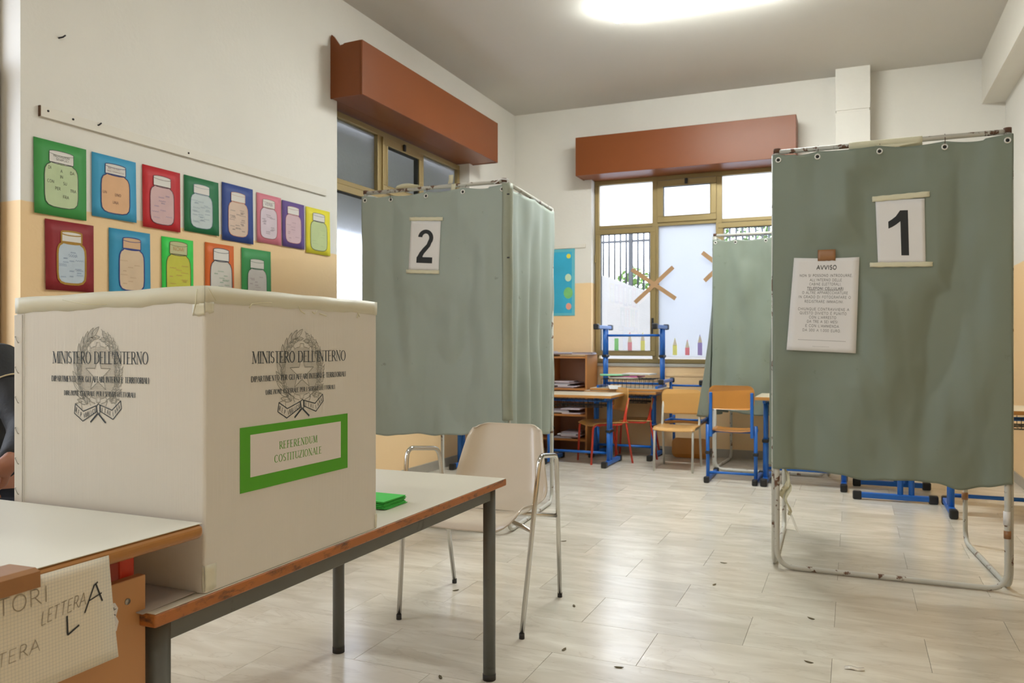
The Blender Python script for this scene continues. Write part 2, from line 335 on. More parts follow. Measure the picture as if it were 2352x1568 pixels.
class Decal:
    """flat strokes in (u,v), mapped by fn(u,v,lift)->xyz"""
    def __init__(s, fn, lift=.0004): s.fn = fn; s.mb = MB(); s.lift = lift; s.k = 0
    def quad(s, pts):
        s.k += 1; l = s.lift+(s.k % 7)*1e-6
        s.mb.add([s.fn(u, v, l) for u, v in pts], [list(range(len(pts)))])
    def stroke(s, pts, w, joints=True):
        for (x0, y0), (x1, y1) in zip(pts[:-1], pts[1:]):
            dx, dy = x1-x0, y1-y0; L = sqrt(dx*dx+dy*dy)
            if L < 1e-9: continue
            e = w*.18/L if joints else 0
            x0, y0, x1, y1 = x0-dx*e, y0-dy*e, x1+dx*e, y1+dy*e
            nx, ny = -dy/L*w/2, dx/L*w/2
            s.quad([(x0+nx, y0+ny), (x0-nx, y0-ny), (x1-nx, y1-ny), (x1+nx, y1+ny)])
    def poly(s, pts): s.quad(pts)
    def text(s, txt, x, y, h, width=None, thin=.05, thick=.13, serif=True, gap=.1, align='l', fx=None, slant=0, jit=0):
        adv = sum(GL[c][0]+gap for c in txt)-gap
        sx = (width/adv) if width else h
        if align == 'c': x -= adv*sx/2
        sc = (h+sx)/2
        for c in txt:
            w, st, se = GL[c]; jx = random.uniform(-jit, jit)*h; jy = random.uniform(-jit, jit)*h
            def P(p): return (x+p[0]*sx+slant*p[1]*h+jx, y+p[1]*h+jy)
            for kd, pts in st:
                q = [P(p) for p in pts]
                if kd == 'T': s.stroke(q, thick*sc)
                elif kd == 't': s.stroke(q, thin*sc)
                else:
                    for a, b in zip(q[:-1], q[1:]):
                        L = sqrt((b[0]-a[0])**2+(b[1]-a[1])**2) or 1; k = abs(b[1]-a[1])/L
                        s.stroke([a, b], (thin+(thick-thin)*k*k)*sc)
            if serif:
                for sx_, sy_ in se:
                    p = P((sx_, sy_)); k = .13*sx; s.stroke([(p[0]-k, p[1]), (p[0]+k, p[1])], thin*sc, False)
            x += (w+gap)*sx
    def build(s, name, m, parent): return s.mb.build(name, m, parent)

# ------------------------------------------------------------------ room shell
WX, BY, RX, ZC, FY = -3.35, 7.89, 1.19, 3.55, -1.7
def wall(name, axis, p0, p1, u0, u1, z1, openings):
    mb = MB(); us = sorted({u0, u1}|{q for o in openings for q in o[:2]}); zs = sorted({0.0, z1}|{q for o in openings for q in o[2:]})
    # one shell: merged cells with shared vertices
    idx = {}
    def V(p, u, z):
        k = (p, round(u, 5), round(z, 5))
        if k not in idx: idx[k] = len(mb.v); mb.v.append((p, u, z) if axis == 'x' else (u, p, z))
        return idx[k]
    def solid(i, j):
        if i < 0 or j < 0 or i >= len(us)-1 or j >= len(zs)-1: return False
        cu, cz = (us[i]+us[i+1])/2, (zs[j]+zs[j+1])/2
        return not any(o[0] < cu < o[1] and o[2] < cz < o[3] for o in openings)
    def F(*q): mb.f.append(list(q)); mb.mi.append(0); mb.sm.append(False)
    for i in range(len(us)-1):
        for j in range(len(zs)-1):
            if not solid(i, j): continue
            a, b, c, d = us[i], us[i+1], zs[j], zs[j+1]
            F(V(p0, a, c), V(p0, b, c), V(p0, b, d), V(p0, a, d)); F(V(p1, a, c), V(p1, a, d), V(p1, b, d), V(p1, b, c))
            if not solid(i-1, j): F(V(p0, a, c), V(p0, a, d), V(p1, a, d), V(p1, a, c))
            if not solid(i+1, j): F(V(p0, b, c), V(p1, b, c), V(p1, b, d), V(p0, b, d))
            if not solid(i, j-1): F(V(p0, a, c), V(p1, a, c), V(p1, b, c), V(p0, b, c))
            if not solid(i, j+1): F(V(p0, a, d), V(p0, b, d), V(p1, b, d), V(p1, a, d))
    return mb.build(name, PAINT, kind='structure')
wall('wall_left', 'x', WX, WX-.30, FY-.2, BY+.25, ZC, [(.30, 2.355, .93, 2.80), (4.68, 6.79, .88, 2.86)])
wall('wall_back', 'y', BY, BY+.30, WX-.0, RX+.0, ZC, [(-2.49, -.55, .90, 2.86)])
wall('wall_right', 'x', RX, RX+.25, FY-.2, BY+.25, ZC, [])
wall('wall_front', 'y', FY, FY-.2, WX, RX, ZC, [])
MB().box(WX-.3, RX+.25, FY-.2, BY+.3, ZC, ZC+.2).build('ceiling', CEIL, kind='structure')
mb = MB().box(1.016, RX, FY, BY, 3.16, ZC); mb.build('beam', WHITEP, kind='structure')
mb = MB().box(-.147, .137, 7.67, BY, 0, 3.155, .003).box(-.139, .129, 7.68, BY, 3.155, 3.175).box(-.147, .137, 7.67, BY, 3.175, ZC, .003)
mb.build('pilaster', PAINT, kind='structure')
fl = MB().box(WX-.3, RX+.25, FY-.2, BY+.3, -.15, -.0025).build('floor', GROUT, kind='structure')
TW, TH = .615, .3335
tile_mesh = {}
def tile(x0, x1, y0, y1):
    key = (round(x1-x0, 3), round(y1-y0, 3))
    if key not in tile_mesh:
        w, h = (x1-x0)/2-.0006, (y1-y0)/2-.0006
        o = MB().box(-w, w, -h, h, -.0025, 0, .0006, seg=1).build('tile', MARBLE, fl); tile_mesh[key] = o.data
    else:
        o = bpy.data.objects.new('tile', tile_mesh[key]); C.objects.link(o); o.parent = fl
    o.location = ((x0+x1)/2, (y0+y1)/2, 0)
r = -14
while True:
    y0 = 3.0+r*TH; y1 = y0+TH
    if y0 >= BY: break
    y0 = max(y0, FY); y1 = min(y1, BY)
    if y1-y0 > .02:
        off = .243 if r % 2 == 0 else -.068
        k = math.floor((WX-off)/TW); x = off+k*TW
        while x < RX:
            a, b = max(x, WX), min(x+TW, RX)
            if b-a > .02: tile(a, b, y0, y1)
            x += TW
    r += 1
def skirting(name, *b): MB().box(*b, .002).build(name, SKIRT, kind='structure')
skirting('baseboard_left', WX, WX+.012, FY, BY, 0, .08); skirting('baseboard_back', WX+.012, -.147, BY-.012, BY, 0, .08)
skirting('baseboard_right', RX-.012, RX, FY, BY, 0, .08)
MB().box(.137, RX-.012, BY-.012, BY, 0, .08, .002).build('baseboard_back.001', SKIRT, kind='structure')

# ------------------------------------------------------------------ windows
def bar(mb, fn, u0, u1, z0, z1, d0, d1, bev=.004):
    a = fn(u0, z0, d0); b = fn(u1, z1, d1); mb.box(min(a[0], b[0]), max(a[0], b[0]), min(a[1], b[1]), max(a[1], b[1]), min(a[2], b[2]), max(a[2], b[2]), bev)
def ring(mb, fn, u0, u1, z0, z1, w, d0, d1):
    bar(mb, fn, u0, u1, z0, z0+w, d0, d1); bar(mb, fn, u0, u1, z1-w, z1, d0, d1)
    bar(mb, fn, u0, u0+w, z0+w, z1-w, d0, d1); bar(mb, fn, u1-w, u1, z0+w, z1-w, d0, d1)
def window(name, fn, u, z0, z1, frosts, shutter=False, dep=.10):
    """u: list of outer edges [u0, m1, m2, u3]; panes described relative"""
    u0, m1, m2, u3 = u; root = bpy.data.objects.new(name, None); C.objects.link(root); root['kind'] = 'structure'
    f = MB(); ring(f, fn, u0, u3, z0, z1, .045, dep, dep+.07)
    tz = z0+1.405
    bar(f, fn, u0+.045, u3-.045, tz-.015, tz+.022, dep, dep+.07)
    for m in (m1, m2): bar(f, fn, m-.03, m+.03, z0+.045, z1-.045, dep-.002, dep+.07)
    f.build('frame', ALU, root)
    def pane(parent, a, b, c, d, kind):
        g = MB(); bar(g, fn, a, b, c, d, dep+.034, dep+.040, 0); g.build('pane', {'c': GLASS, 'f': FROST, 'w': FILM}[kind], parent)
    def sash(a, b, c, d, w, kind, hinge=None):
        q = MB(); ring(q, fn, a, b, c, d, w, dep-.018, dep+.03)
        ring(q, fn, a+w-.008, b-w+.008, c+w-.008, d-w+.008, .008, dep-.024, dep+.03)
        s = q.build('sash', ALU, root); gk = MB(); ring(gk, fn, a+w, b-w, c+w, d-w, .004, dep-.01, dep+.033); gk.build('gasket', ALUD, s)
        pane(s, a+w, b-w, c+w, d-w, kind); return s
    pane(root, u0+.045, m1-.03, tz+.022, z1-.045, frosts[0])
    sash(m1+.022, m2-.022, tz+.018, z1-.05, .062, frosts[1])
    pane(root, m2+.03, u3-.045, tz+.022, z1-.045, frosts[2])
    s1 = sash(u0+.012, m1+.005, z0+.075, tz-.02, .052, frosts[3])
    pane(root, m1+.03, m2-.03, z0+.065, tz-.015, frosts[4])
    s3 = sash(m2-.005, u3-.012, z0+.075, tz-.02, .052, frosts[5])
    h = MB(); bar(h, fn, m1-.035, m1-.010, z0+.36, z0+.46, dep-.026, dep-.018); bar(h, fn, m1-.030, m1-.016, z0+.30, z0+.41, dep-.045, dep-.026); h.build('handle', BLACK, s1)
    l = MB(); c = (m1+m2)/2; bar(l, fn, c-.014, c+.014, z1-.10, z1-.045, dep-.035, dep-.018, .004); l.build('latch', BLACK, root)
    if hingeu := True:
        hh = MB(); bar(hh, fn, u0+.004, u0+.02, tz-.36, tz-.28, dep-.03, dep-.016); hh.build('hinge', ALU, root)
    return root
fnB = lambda u, z, d: (u, BY+d, z)
fnL = lambda u, z, d: (WX-d, u, z)
w1 = window('window_1', fnB, [-2.485, -1.848, -1.215, -.555], .90, 2.795, 'fffcwc', dep=.11)
w2 = window('window_2', fnL, [4.685, 5.39, 6.06, 6.785], .88, 2.795, 'ffffff')
w3 = window('window_3', fnL, [.305, .98, 1.66, 2.35], .93, 2.795, 'cccccc', dep=.13)
for (nm, fn, a, b, z) in (('trim_1', fnB, -2.50, -.54, .90), ('trim_2', fnL, 4.67, 6.80, .88), ('trim_3', fnL, .29, 2.365, .93)):
    q = MB(); bar(q, fn, a, b, z-.03, z, -.012, .12, .003); q.build(nm, mat('stone_sill', (.50, .47, .40), .4, var=.1), kind='structure')
q = MB(); bar(q, fnB, -2.51, -.53, .775, .80, -.006, .01, .002); q.build('trim_4', PAINT, kind='structure')
# roller shutter slats outside the window on the left
z = 1.96
while z < 2.80:
    q = MB(); q.tube([(WX-.27, 4.70, z+.023), (WX-.27, 6.77, z+.023)], .012, 8)
    q.box(WX-.278, WX-.262, 4.70, 6.77, z, z+.044, .004); q.build('slat', SHUT, w2); z += .0475

# ------------------------------------------------------------------ shutter boxes
def shutter_box(label, fn, u0, u1, dep, z0, z1, torn, n0, n1):
    """fn(u, z, d): d out of the wall"""
    b = thing('shutter_box', label, 'shutter box', fn((u0+u1)/2, z0, 0), 'brown shutter boxes over the windows'); B = b.location
    q = MB(); bar(q, fn, u0, u1, z0, z1, dep-.016, dep, .003); q.build('front_panel', BROWN, b, B)
    q = MB(); bar(q, fn, u0+.014, u1-.014, z0+.004, z0+.018, .002, dep-.016, .001); q.build('bottom_panel', BROWN, b, B)
    q = MB(); bar(q, fn, n0, n1, z0+.004, z0+.018, -.19, .002, .001); q.build('niche_board', BROWN, b, B)
    q = MB(); bar(q, fn, u0+.014, u1-.014, z1-.02, z1-.006, .002, dep-.016, .001); q.build('top_panel', BROWN, b, B)
    for s, (ua, ub) in enumerate(((u0, u0+.014), (u1-.014, u1))):
        q = MB(); poly = [(.002, z0), (dep-.016, z0), (dep-.016, z1)]
        poly += [(dep*.45, z1-.004), (dep*.32, z1-.02), (.03, z1+.055), (.012, z1+.07), (.002, z1+.05)] if (torn and s == 0) else [(.002, z1)]
        q.prism(poly, lambda d, zz, uu: fn(uu, zz, d), ua, ub); q.build('side_panel', BROWN, b, B)
    return b
shutter_box('brown shutter box above the window on the poster wall, torn flange at one end', fnL and (lambda u, z, d: (WX+d, u, z)), 4.60, 6.86, .265, 2.805, 3.18, True, 4.682, 6.788)
shutter_box('brown shutter box above the back wall window, glossy highlight', lambda u, z, d: (u, BY-d, z), -2.575, -.475, .26, 2.79, 3.175, False, -2.488, -.552)

# ------------------------------------------------------------------ ceiling lamps
def lamp(label, y):
    x0, x1 = -1.62, -.36; l = thing('ceiling_lamp', label, 'ceiling lamp', (-.99, y, ZC)); B = l.location
    MB().box(x0, x1, y-.10, y+.10, ZC-.028, ZC-.001, .006).build('housing', LAMPH, l, B)
    q = MB(); pr = [(-.135, ZC-.03), (-.14, ZC-.04), (-.10, ZC-.085), (0, ZC-.092), (.10, ZC-.085), (.14, ZC-.04), (.135, ZC-.03)]
    vs = []; fs = []; n = len(pr); xs = [x0+.0, x0+.012, x1-.012, x1]
    for i, x in enumerate(xs):
        k = .9 if i in (0, 3) else 1
        vs += [(x, y+a*k, ZC-.03+(zz-(ZC-.03))*k) for a, zz in pr]
    for i in range(3):
        for j in range(n): fs.append([i*n+j, i*n+(j+1) % n, (i+1)*n+(j+1) % n, (i+1)*n+j])
    fs += [list(range(n)), [3*n+j for j in range(n)][::-1]]
    q.add(vs, fs); q.build('diffuser', mat('lamp_diffuser_%d' % (y*10), (.9, .9, .88), .4, emit=((.95, 1.0, .975), LAMP[y])), l, B)
    for x in (x0+.3, x1-.3): MB().box(x-.012, x+.012, y-.143, y-.125, ZC-.045, ZC-.018, .002).build('clip', LAMPH, l, B)
lamp('lit white fluorescent ceiling lamp with a rounded diffuser', 5.61)
lamp('fluorescent ceiling lamp over the ballot table, nearer than the other', 2.3)
lamp('fluorescent ceiling lamp at the entrance end of the room', -.6)

# ------------------------------------------------------------------ wall rails, hooks
q = thing('wall_rail', 'thin white wooden rail screwed to the wall above the posters', 'rail', (WX, 3.5, 2.14)); B = q.location
MB().box(WX, WX+.014, 2.44, 4.54, 2.117, 2.165, .002).build('board', WHITEP, q, B)
MB().box(WX+.0005, WX+.0145, 2.437, 2.4405, 2.117, 2.165).build('end_cut', mat('cut_wood', (.12, .06, .03), .8), q, B)
for y, z in ((2.475, 2.148), (2.60, 2.143), (3.3, 2.14)): MB().tube([(WX+.013, y, z), (WX+.017, y, z)], .005, 10).build('screw', BLACK, q, B)
q = thing('wall_rail', 'short white rail on the back wall above the blue map', 'rail', (-2.85, BY, 2.12)); B = q.location
MB().box(-3.2, -2.55, BY-.014, BY, 2.095, 2.135, .002).build('board', WHITEP, q, B)
for (y, z, lb) in ((2.545, 2.505, 'bent dark nail high on the wall above the posters'), (2.735, 2.15, 'bent nail sticking out of the white wall rail')):
    o = MB().tube([(WX, y-.008, z-.004), (WX+.018, y, z), (WX+.02, y+.012, z+.012)], .0035, 8).build('nail', BLACK, base=(WX, y, z)); tag(o, lb, 'nail')

# ------------------------------------------------------------------ posters with jars
def jar_outline(k=1.0):
    # jar in unit coords u -1..1, v 0..1 (body), lid separate
    pts = []
    for u, v in [(.0, 0), (.45, .005), (.72, .03), (.88, .09), (.93, .2), (.93, .55), (.90, .66), (.80, .73), (.62, .77), (.56, .79)]: pts.append((u, v))
    return [(u*k, v) for u, v in pts]+[(-u*k, v) for u, v in pts[::-1][:-1]]
def lid_outline():
    top = [(.67*cos(a), .975+.03*sin(a)) for a in [i*pi/8 for i in range(9)]]
    bot = [(-.67*cos(a), .80-.03*sin(a)) for a in [i*pi/8 for i in range(9)]]
    return top+bot
def poster(y0, y1, z0, z1, col, label, body, lid=(.72, .69, .65), line=(.05, .05, .05), lw=.006, jar=(.12, .88, .08, .90), texts=(), marks=0, markcol=(.35, .33, .38), colname=None):
    bx = WX+.002; cy, cz = (y0+y1)/2, (z0+z1)/2; P = thing('poster', label, 'poster', (WX, cy, cz), 'jar drawings on coloured card'); B = P.location
    Wd, Hh = y1-y0, z1-z0; ph = random.uniform(0, 6)
    def fn(u, v, l):
        s = (u-y0)/Wd; tt = (v-z0)/Hh
        return (bx+.0035+.004*abs(s-.5)*2*(1-tt)+.002*sin(ph+s*3)*(1-tt)+l, u, v)
    g = [[fn(y0+Wd*j/6, z0+Hh*i/6, -.001) for j in range(7)] for i in range(7)]
    cm = mat('card_%s' % colname, col, .6, var=.04)
    MB().sheet(g, .0008, (1, 0, 0)).build('card', cm, P, B)
    ju0, ju1, jv0, jv1 = jar; jc = y0+Wd*(ju0+ju1)/2; jw = Wd*(ju1-ju0)/2*1.08; jz0 = z0+Hh*jv0; jh = Hh*(jv1-jv0)
    def J(p): return (jc+p[0]*jw, jz0+p[1]*jh)
    out = [J(p) for p in jar_outline()]; lo = [J(p) for p in lid_outline()]
    d = Decal(fn, .0012); ctr = J((0, .4))
    n = len(out)
    for i in range(n): d.quad([ctr, out[i], out[(i+1) % n]])
    d.mb.smooth = False; d.build('jar_drawing', mat('jar_%s' % colname, body, .7, var=.10, vscale=14), P).location = -B
    d = Decal(fn, .0015); ctr = J((0, .88)); n = len(lo)
    for i in range(n): d.quad([ctr, lo[i], lo[(i+1) % n]])
    d.build('lid_drawing', mat('lid_%.2f%.2f' % (lid[0], lid[2]), lid, .7), P).location = -B
    d = Decal(fn, .0019); d.stroke(out+[out[0]], lw); d.stroke(lo+[lo[0]], lw*.8)
    d.stroke([J((.67*cos(a), .955-.03*sin(a))) for a in [i*pi/8 for i in range(9)]], lw*.5)
    d.build('outline', mat('outline_%.2f%.2f%.2f' % line, line, .6, var=.2, vscale=90), P).location = -B
    if texts or marks:
        d = Decal(fn, .0021)
        for tx, u, v, h, w in texts:
            x, y = J((u, v)); d.text(tx, x, y, h*jh, width=w*jw if w else None, thin=.12, thick=.12, serif=False, align='c')
        for k in range(marks):
            u = random.choice((-.5, 0, .45))+random.uniform(-.1, .1); v = .12+.5*((k*.618) % 1)
            x, y = J((u, v)); L = jw*random.uniform(.12, .3)
            pts = [(x-L+2*L*i/8, y+(.006 if i % 2 else 0)*1.0) for i in range(9)]
            d.stroke(pts, .0016)
        d.build('lettering', mat('marks_%.2f%.2f%.2f' % markcol, markcol, .7), P).location = -B
    return P
Z0, Z1 = 1.70, 2.02; dk = (.07, .06, .06)
poster(2.412, 2.676, 1.682, 2.02, (.05, .30, .065), 'green card poster with a pale green jar listing DI A DA IN', (.50, .60, .36), texts=[('PREPOSIZIONI', 0, .89, .035, .9), ('SEMPLICI', .05, .835, .035, .7), ('DI', -.65, .66, .052, 0), ('A', 0, .63, .052, 0), ('DA', .6, .63, .052, 0), ('IN', 0, .53, .052, 0), ('CON', -.6, .42, .052, 0), ('SU', .2, .42, .052, 0), ('PER', -.2, .31, .052, 0), ('TRA', .65, .31, .052, 0), ('FRA', .25, .18, .052, 0)], markcol=(.12, .12, .10), colname='green', lw=.003, jar=(.19, .83, .12, .88))
poster(2.706, 2.96, 1.712, 2.018, (.045, .33, .56), 'light blue card poster with an orange jar reading UN UNO UNA', (.72, .43, .24), texts=[('ARTICOLI', -.1, .89, .035, .8), ('INDETERMINATIVI', 0, .835, .03, 1.1), ('UN', -.7, .38, .055, 0), ('UNO', .15, .36, .055, 0), ('UNA', 0, .2, .055, 0)], markcol=(.25, .13, .10), colname='light_blue', line=(.02, .03, .14), lw=.005, jar=(.2, .84, .09, .88))
poster(3.0, 3.249, Z0, Z1, (.52, .014, .02), 'bright red card poster with a pink jar drawing', (.62, .42, .42), marks=9, markcol=(.32, .26, .40), colname='red', line=(.10, .02, .03), lw=.004, jar=(.19, .82, .08, .87))
poster(3.277, 3.532, 1.715, Z1, (.012, .16, .055), 'dark green card poster with a pale blue jar drawing', (.55, .62, .63), marks=22, markcol=(.30, .38, .46), colname='dark_green', line=(.16, .22, .30), lw=.003, jar=(.18, .8, .09, .88))
poster(3.559, 3.816, Z0, 2.033, (.025, .06, .26), 'navy blue card poster with a peach jar drawing', (.68, .52, .42), marks=20, markcol=(.25, .2, .2), colname='navy', line=(.5, .2, .12), lw=.003, jar=(.2, .82, .1, .87))
poster(3.85, 4.075, 1.722, 2.024, (.66, .20, .26), 'pink card poster with a pinkish white jar reading VERBI', (.66, .56, .62), texts=[('VERBI', 0, .85, .06, .9)], marks=12, markcol=(.22, .16, .22), colname='pink', line=(.25, .10, .08), lw=.003, jar=(.14, .82, .1, .9))
poster(4.084, 4.307, 1.722, 2.016, (.12, .065, .26), 'purple card poster with a pale pink jar drawing', (.64, .46, .50), marks=8, markcol=(.4, .25, .3), colname='purple', line=(.35, .10, .10), lw=.003, jar=(.14, .84, .1, .9))
poster(4.325, 4.588, 1.707, 2.014, (.78, .68, .03), 'yellow card poster with a pale green jar, last of the top row', (.52, .60, .30), marks=6, markcol=(.4, .5, .25), colname='yellow', line=(.06, .06, .05), lw=.004, jar=(.18, .86, .08, .9))
poster(2.466, 2.716, 1.344, 1.664, (.26, .009, .015), 'dark red card poster, jar outlined in gold glitter', (.50, .58, .66), marks=16, markcol=(.28, .36, .5), colname='dark_red', line=(.38, .20, .015), lw=.010, jar=(.24, .82, .10, .86))
poster(2.801, 3.049, 1.30, 1.668, (.03, .28, .48), 'blue card poster with a cream and orange jar, blue outline, in the lower row', (.66, .50, .34), lid=(.66, .42, .25), marks=8, markcol=(.5, .32, .2), colname='blue', line=(.02, .04, .22), lw=.006, jar=(.24, .84, .18, .9))
poster(3.123, 3.342, 1.29, 1.666, (.03, .60, .07), 'lime green card poster with a yellow jar reading NOMI', (.55, .53, .06), lid=(.52, .50, .28), texts=[('NOMI', 0, .85, .06, .85)], marks=14, markcol=(.5, .25, .1), colname='lime', line=(.10, .09, .02), lw=.004, jar=(.14, .9, .1, .95))
poster(3.429, 3.654, 1.30, 1.671, (.66, .13, .012), 'orange card poster with a white jar drawing', (.60, .57, .52), marks=16, markcol=(.12, .28, .16), colname='orange', line=(.04, .04, .06), lw=.005, jar=(.18, .92, .05, .93))
poster(3.719, 3.977, 1.30, 1.673, (.045, .30, .085), 'green card poster with a small white jar, last of the lower row', (.63, .60, .58), marks=12, markcol=(.4, .3, .35), colname='mid_green', line=(.03, .12, .06), lw=.004, jar=(.2, .84, .12, .84))

# map on back wall
m_ = thing('wall_map', 'light blue poster with a yellow sun on the back wall', 'poster', (-2.95, BY, 1.74)); B = m_.location
fb = lambda u, v, l: (u, BY-.006-l, v)
MB().box(-3.2, -2.668, BY-.006, BY-.001, 1.392, 2.092, .003).build('card', mat('map_blue', (.12, .48, .58), .5, var=.08, vscale=5), m_, B)
def disc(fn, cx, cy, r, l, m, nm, ry=None, n=18):
    d = Decal(fn, l); d.poly([(cx+r*cos(2*pi*i/n), cy+(ry or r)*sin(2*pi*i/n)) for i in range(n)]); o = d.build(nm, m, m_); o.location = -B; return o
d = Decal(fb, .0006); d.poly([(-3.18, 1.42), (-2.70, 1.42), (-2.70, 2.06), (-3.18, 2.06)]); d.build('blue_panel', mat('map_blue_deep', (.03, .40, .62), .5, var=.2, vscale=6), m_).location = -B
disc(fb, -2.735, 2.015, .024, .0012, mat('sun_yellow', (.85, .75, .08), .5), 'sun')
disc(fb, -2.74, 1.63, .05, .0012, mat('map_green', (.20, .55, .18), .5, var=.2, vscale=30), 'land', .06)
disc(fb, -2.735, 1.49, .03, .0014, mat('map_coral', (.8, .35, .25), .5), 'flower', .035)
disc(fb, -2.74, 1.79, .035, .0012, mat('map_pale', (.55, .70, .50), .5), 'house', .04)

# ------------------------------------------------------------------ stickers and tape on the back window
for (x, z0, h, tip, nm, col) in ((-2.262, 1.03, .125, .0, 'green', (.30, .72, .28)), (-2.12, 1.03, .085, .11, 'pink', (.85, .35, .40)), (-1.985, 1.03, .10, .09, 'yellow', (.85, .82, .25)),
                                 (-1.655, .985, .10, .075, 'yellow', (.80, .70, .25)), (-1.53, .985, .075, .085, 'red', (.85, .25, .30)), (-1.405, .985, .125, .085, 'purple', (.45, .35, .75))):
    yy = BY+.143; wh = 'left pane' if x < -1.8 else 'middle pane'
    s = thing('pencil_sticker', f'{nm} pencil sticker at the bottom of the {wh} of the back window', 'sticker', (x, yy, z0), 'pencil stickers on the window'); B = s.location
    f_ = lambda u, v, l: (u, yy-l, v)
    d = Decal(f_, .0004); d.poly([(x-.022, z0), (x+.022, z0), (x+.022, z0+h), (x-.022, z0+h)]); d.build('pencil_body', mat('sticker_'+nm, col, .5), s).location = -B
    if tip:
        d = Decal(f_, .0004); d.poly([(x-.022, z0+h), (x+.022, z0+h), (x+.006, z0+h+tip*.75), (x-.006, z0+h+tip*.75)]); d.build('pencil_wood', mat('sticker_wood', (.75, .66, .52), .5), s).location = -B
        d = Decal(f_, .0004); d.poly([(x-.006, z0+h+tip*.75), (x+.006, z0+h+tip*.75), (x, z0+h+tip)]); d.build('pencil_tip', mat('sticker_'+nm, col, .5), s).location = -B
def tape_strip(a, b, w, y, m, parent, B, nm='tape_strip', th=.0006):
    a = Vector((a[0], 0, a[1])); b = Vector((b[0], 0, b[1])); t = (b-a).normalized(); n = Vector((-t.z, 0, t.x))*w/2
    q = MB(); P = [a+n, a-n, b-n, b+n]; q.prism([(p.x, p.z) for p in P], lambda u, v, dd: (u, dd, v), y, y-th); q.build(nm, m, parent, B)
yy = BY+.108-.026+0
for (cx, cz, ends, lb) in ((-1.862, 1.69, [(-2.085, 1.86), (-1.66, 1.868), (-2.05, 1.52), (-1.635, 1.55)], 'brown tape cross stuck over the window mullion and panes'),
                           (-1.20, 1.86, [(-1.372, 2.0), (-1.05, 2.0), (-1.35, 1.72), (-1.03, 1.72)], 'brown tape cross half hidden by the curtain of the rear booth')):
    x_ = thing('tape_cross', lb, 'tape', (cx, yy, cz), 'tape crosses on the window'); B = x_.location
    tape_strip(ends[0], ends[3], .042, yy, BTAPE2, x_, B); tape_strip(ends[2], ends[1], .042, yy-.001, BTAPE2, x_, B)

# ------------------------------------------------------------------ ballot table
tb = thing('ballot_table', 'white topped table with worn orange edge and round grey steel legs', 'table', (-1.39, 1.66, 0)); B = tb.location
X0, X1, Y0, Y1, TZ = -1.735, -1.055, .972, 2.415, .655
q = MB(); q.box(X0+.0015, X1-.0015, Y0+.0015, Y1-.0015, TZ-.0015, TZ, .0005); q.build('tabletop', LAMI2, tb, B)
q = MB(); q.box(X0, X1, Y0, Y1, TZ-.024, TZ-.0016, .0035, seg=3); q.build('edge_band', EDGE2, tb, B)
q = MB(); i = .03
q.box(X1-i-.02, X1-i, Y0+.05, Y1-.05, TZ-.066, TZ-.025, .002); q.box(X0+i, X0+i+.02, Y0+.05, Y1-.05, TZ-.066, TZ-.025, .002)
q.box(X0+.05, X1-.05, Y0+i, Y0+i+.02, TZ-.066, TZ-.025, .002); q.box(X0+.05, X1-.05, Y1-i-.02, Y1-i, TZ-.066, TZ-.025, .002)
q.build('apron', GREYM, tb, B)
for x in (X0+.045, X1-.042):
    for y in (Y0+.045, Y1-.045):
        q = MB().tube([(x, y, .018), (x, y, TZ-.025)], .0205, 20); lg = q.build('leg', GREYM, tb, B)
        MB().tube([(x, y, 0), (x, y, .02)], .0215, 16).build('foot_cap', RUBBER, lg, B)
# ballot box
bb = thing('ballot_box', 'large white cardboard ballot box with printed coats of arms and green label', 'ballot box', (-1.31, 1.36, TZ)); B = bb.location
bx0, bx1, by0, by1, bz0, bz1 = -1.558, -1.059, 1.085, 1.641, TZ+.001, 1.2
def topz(x, y):  # lid edge rises to the near corner and sags to the others
    s = (x-bx0)/(bx1-bx0); t = (y-by0)/(by1-by0); return 1.1915+.012*s-.003*t+.0008*sin(s*17)+.0006*sin(t*23)
q = MB(); N_ = 24; c = .006
ringp = []
corn = [(bx1-c, by0+c, -90), (bx1-c, by1-c, 0), (bx0+c, by1-c, 90), (bx0+c, by0+c, 180)]
for k, (cx, cy, a0) in enumerate(corn):
    for i in range(5): an = radians(a0+90*i/4); ringp.append((cx+c*cos(an), cy+c*sin(an)))
    nx, ny, na = corn[(k+1) % 4]; p0 = ringp[-1]; an = radians(na); p1 = (nx+c*cos(an), ny+c*sin(an))
    for i in range(1, N_): ringp.append((p0[0]+(p1[0]-p0[0])*i/N_, p0[1]+(p1[1]-p0[1])*i/N_))
n = len(ringp); lev = [0, .02, .5, .97, 1.0]; vs = []
for l in lev:
    for x, y in ringp: vs.append((x, y, bz0+(topz(x, y)-bz0)*l))
fs = [[i*n+j, i*n+(j+1) % n, (i+1)*n+(j+1) % n, (i+1)*n+j] for i in range(len(lev)-1) for j in range(n)]
fs.append(list(range(n))[::-1]); q.smooth = False; q.add(vs, fs); q.build('carton', CARD, bb, B)
q = MB(); vs = []; ctr = Vector(((bx0+bx1)/2, (by0+by1)/2))
for k, sc in enumerate((1.0, .97, .6, .2)):
    for x, y in ringp: vs.append((ctr.x+(x-ctr.x)*sc, ctr.y+(y-ctr.y)*sc, topz(x, y)-.0003+.002*(1-sc)))
fs = [[i*n+j, i*n+(j+1) % n, (i+1)*n+(j+1) % n, (i+1)*n+j] for i in range(3) for j in range(n)]+[[3*n+j for j in range(n)]]
q.add(vs, fs); q.build('lid', CARD, bb, B)
fR = lambda u, v, l: (bx1+l, u, v)     # right face u=y
fF = lambda u, v, l: (u, by0-l, v)     # near face u=x
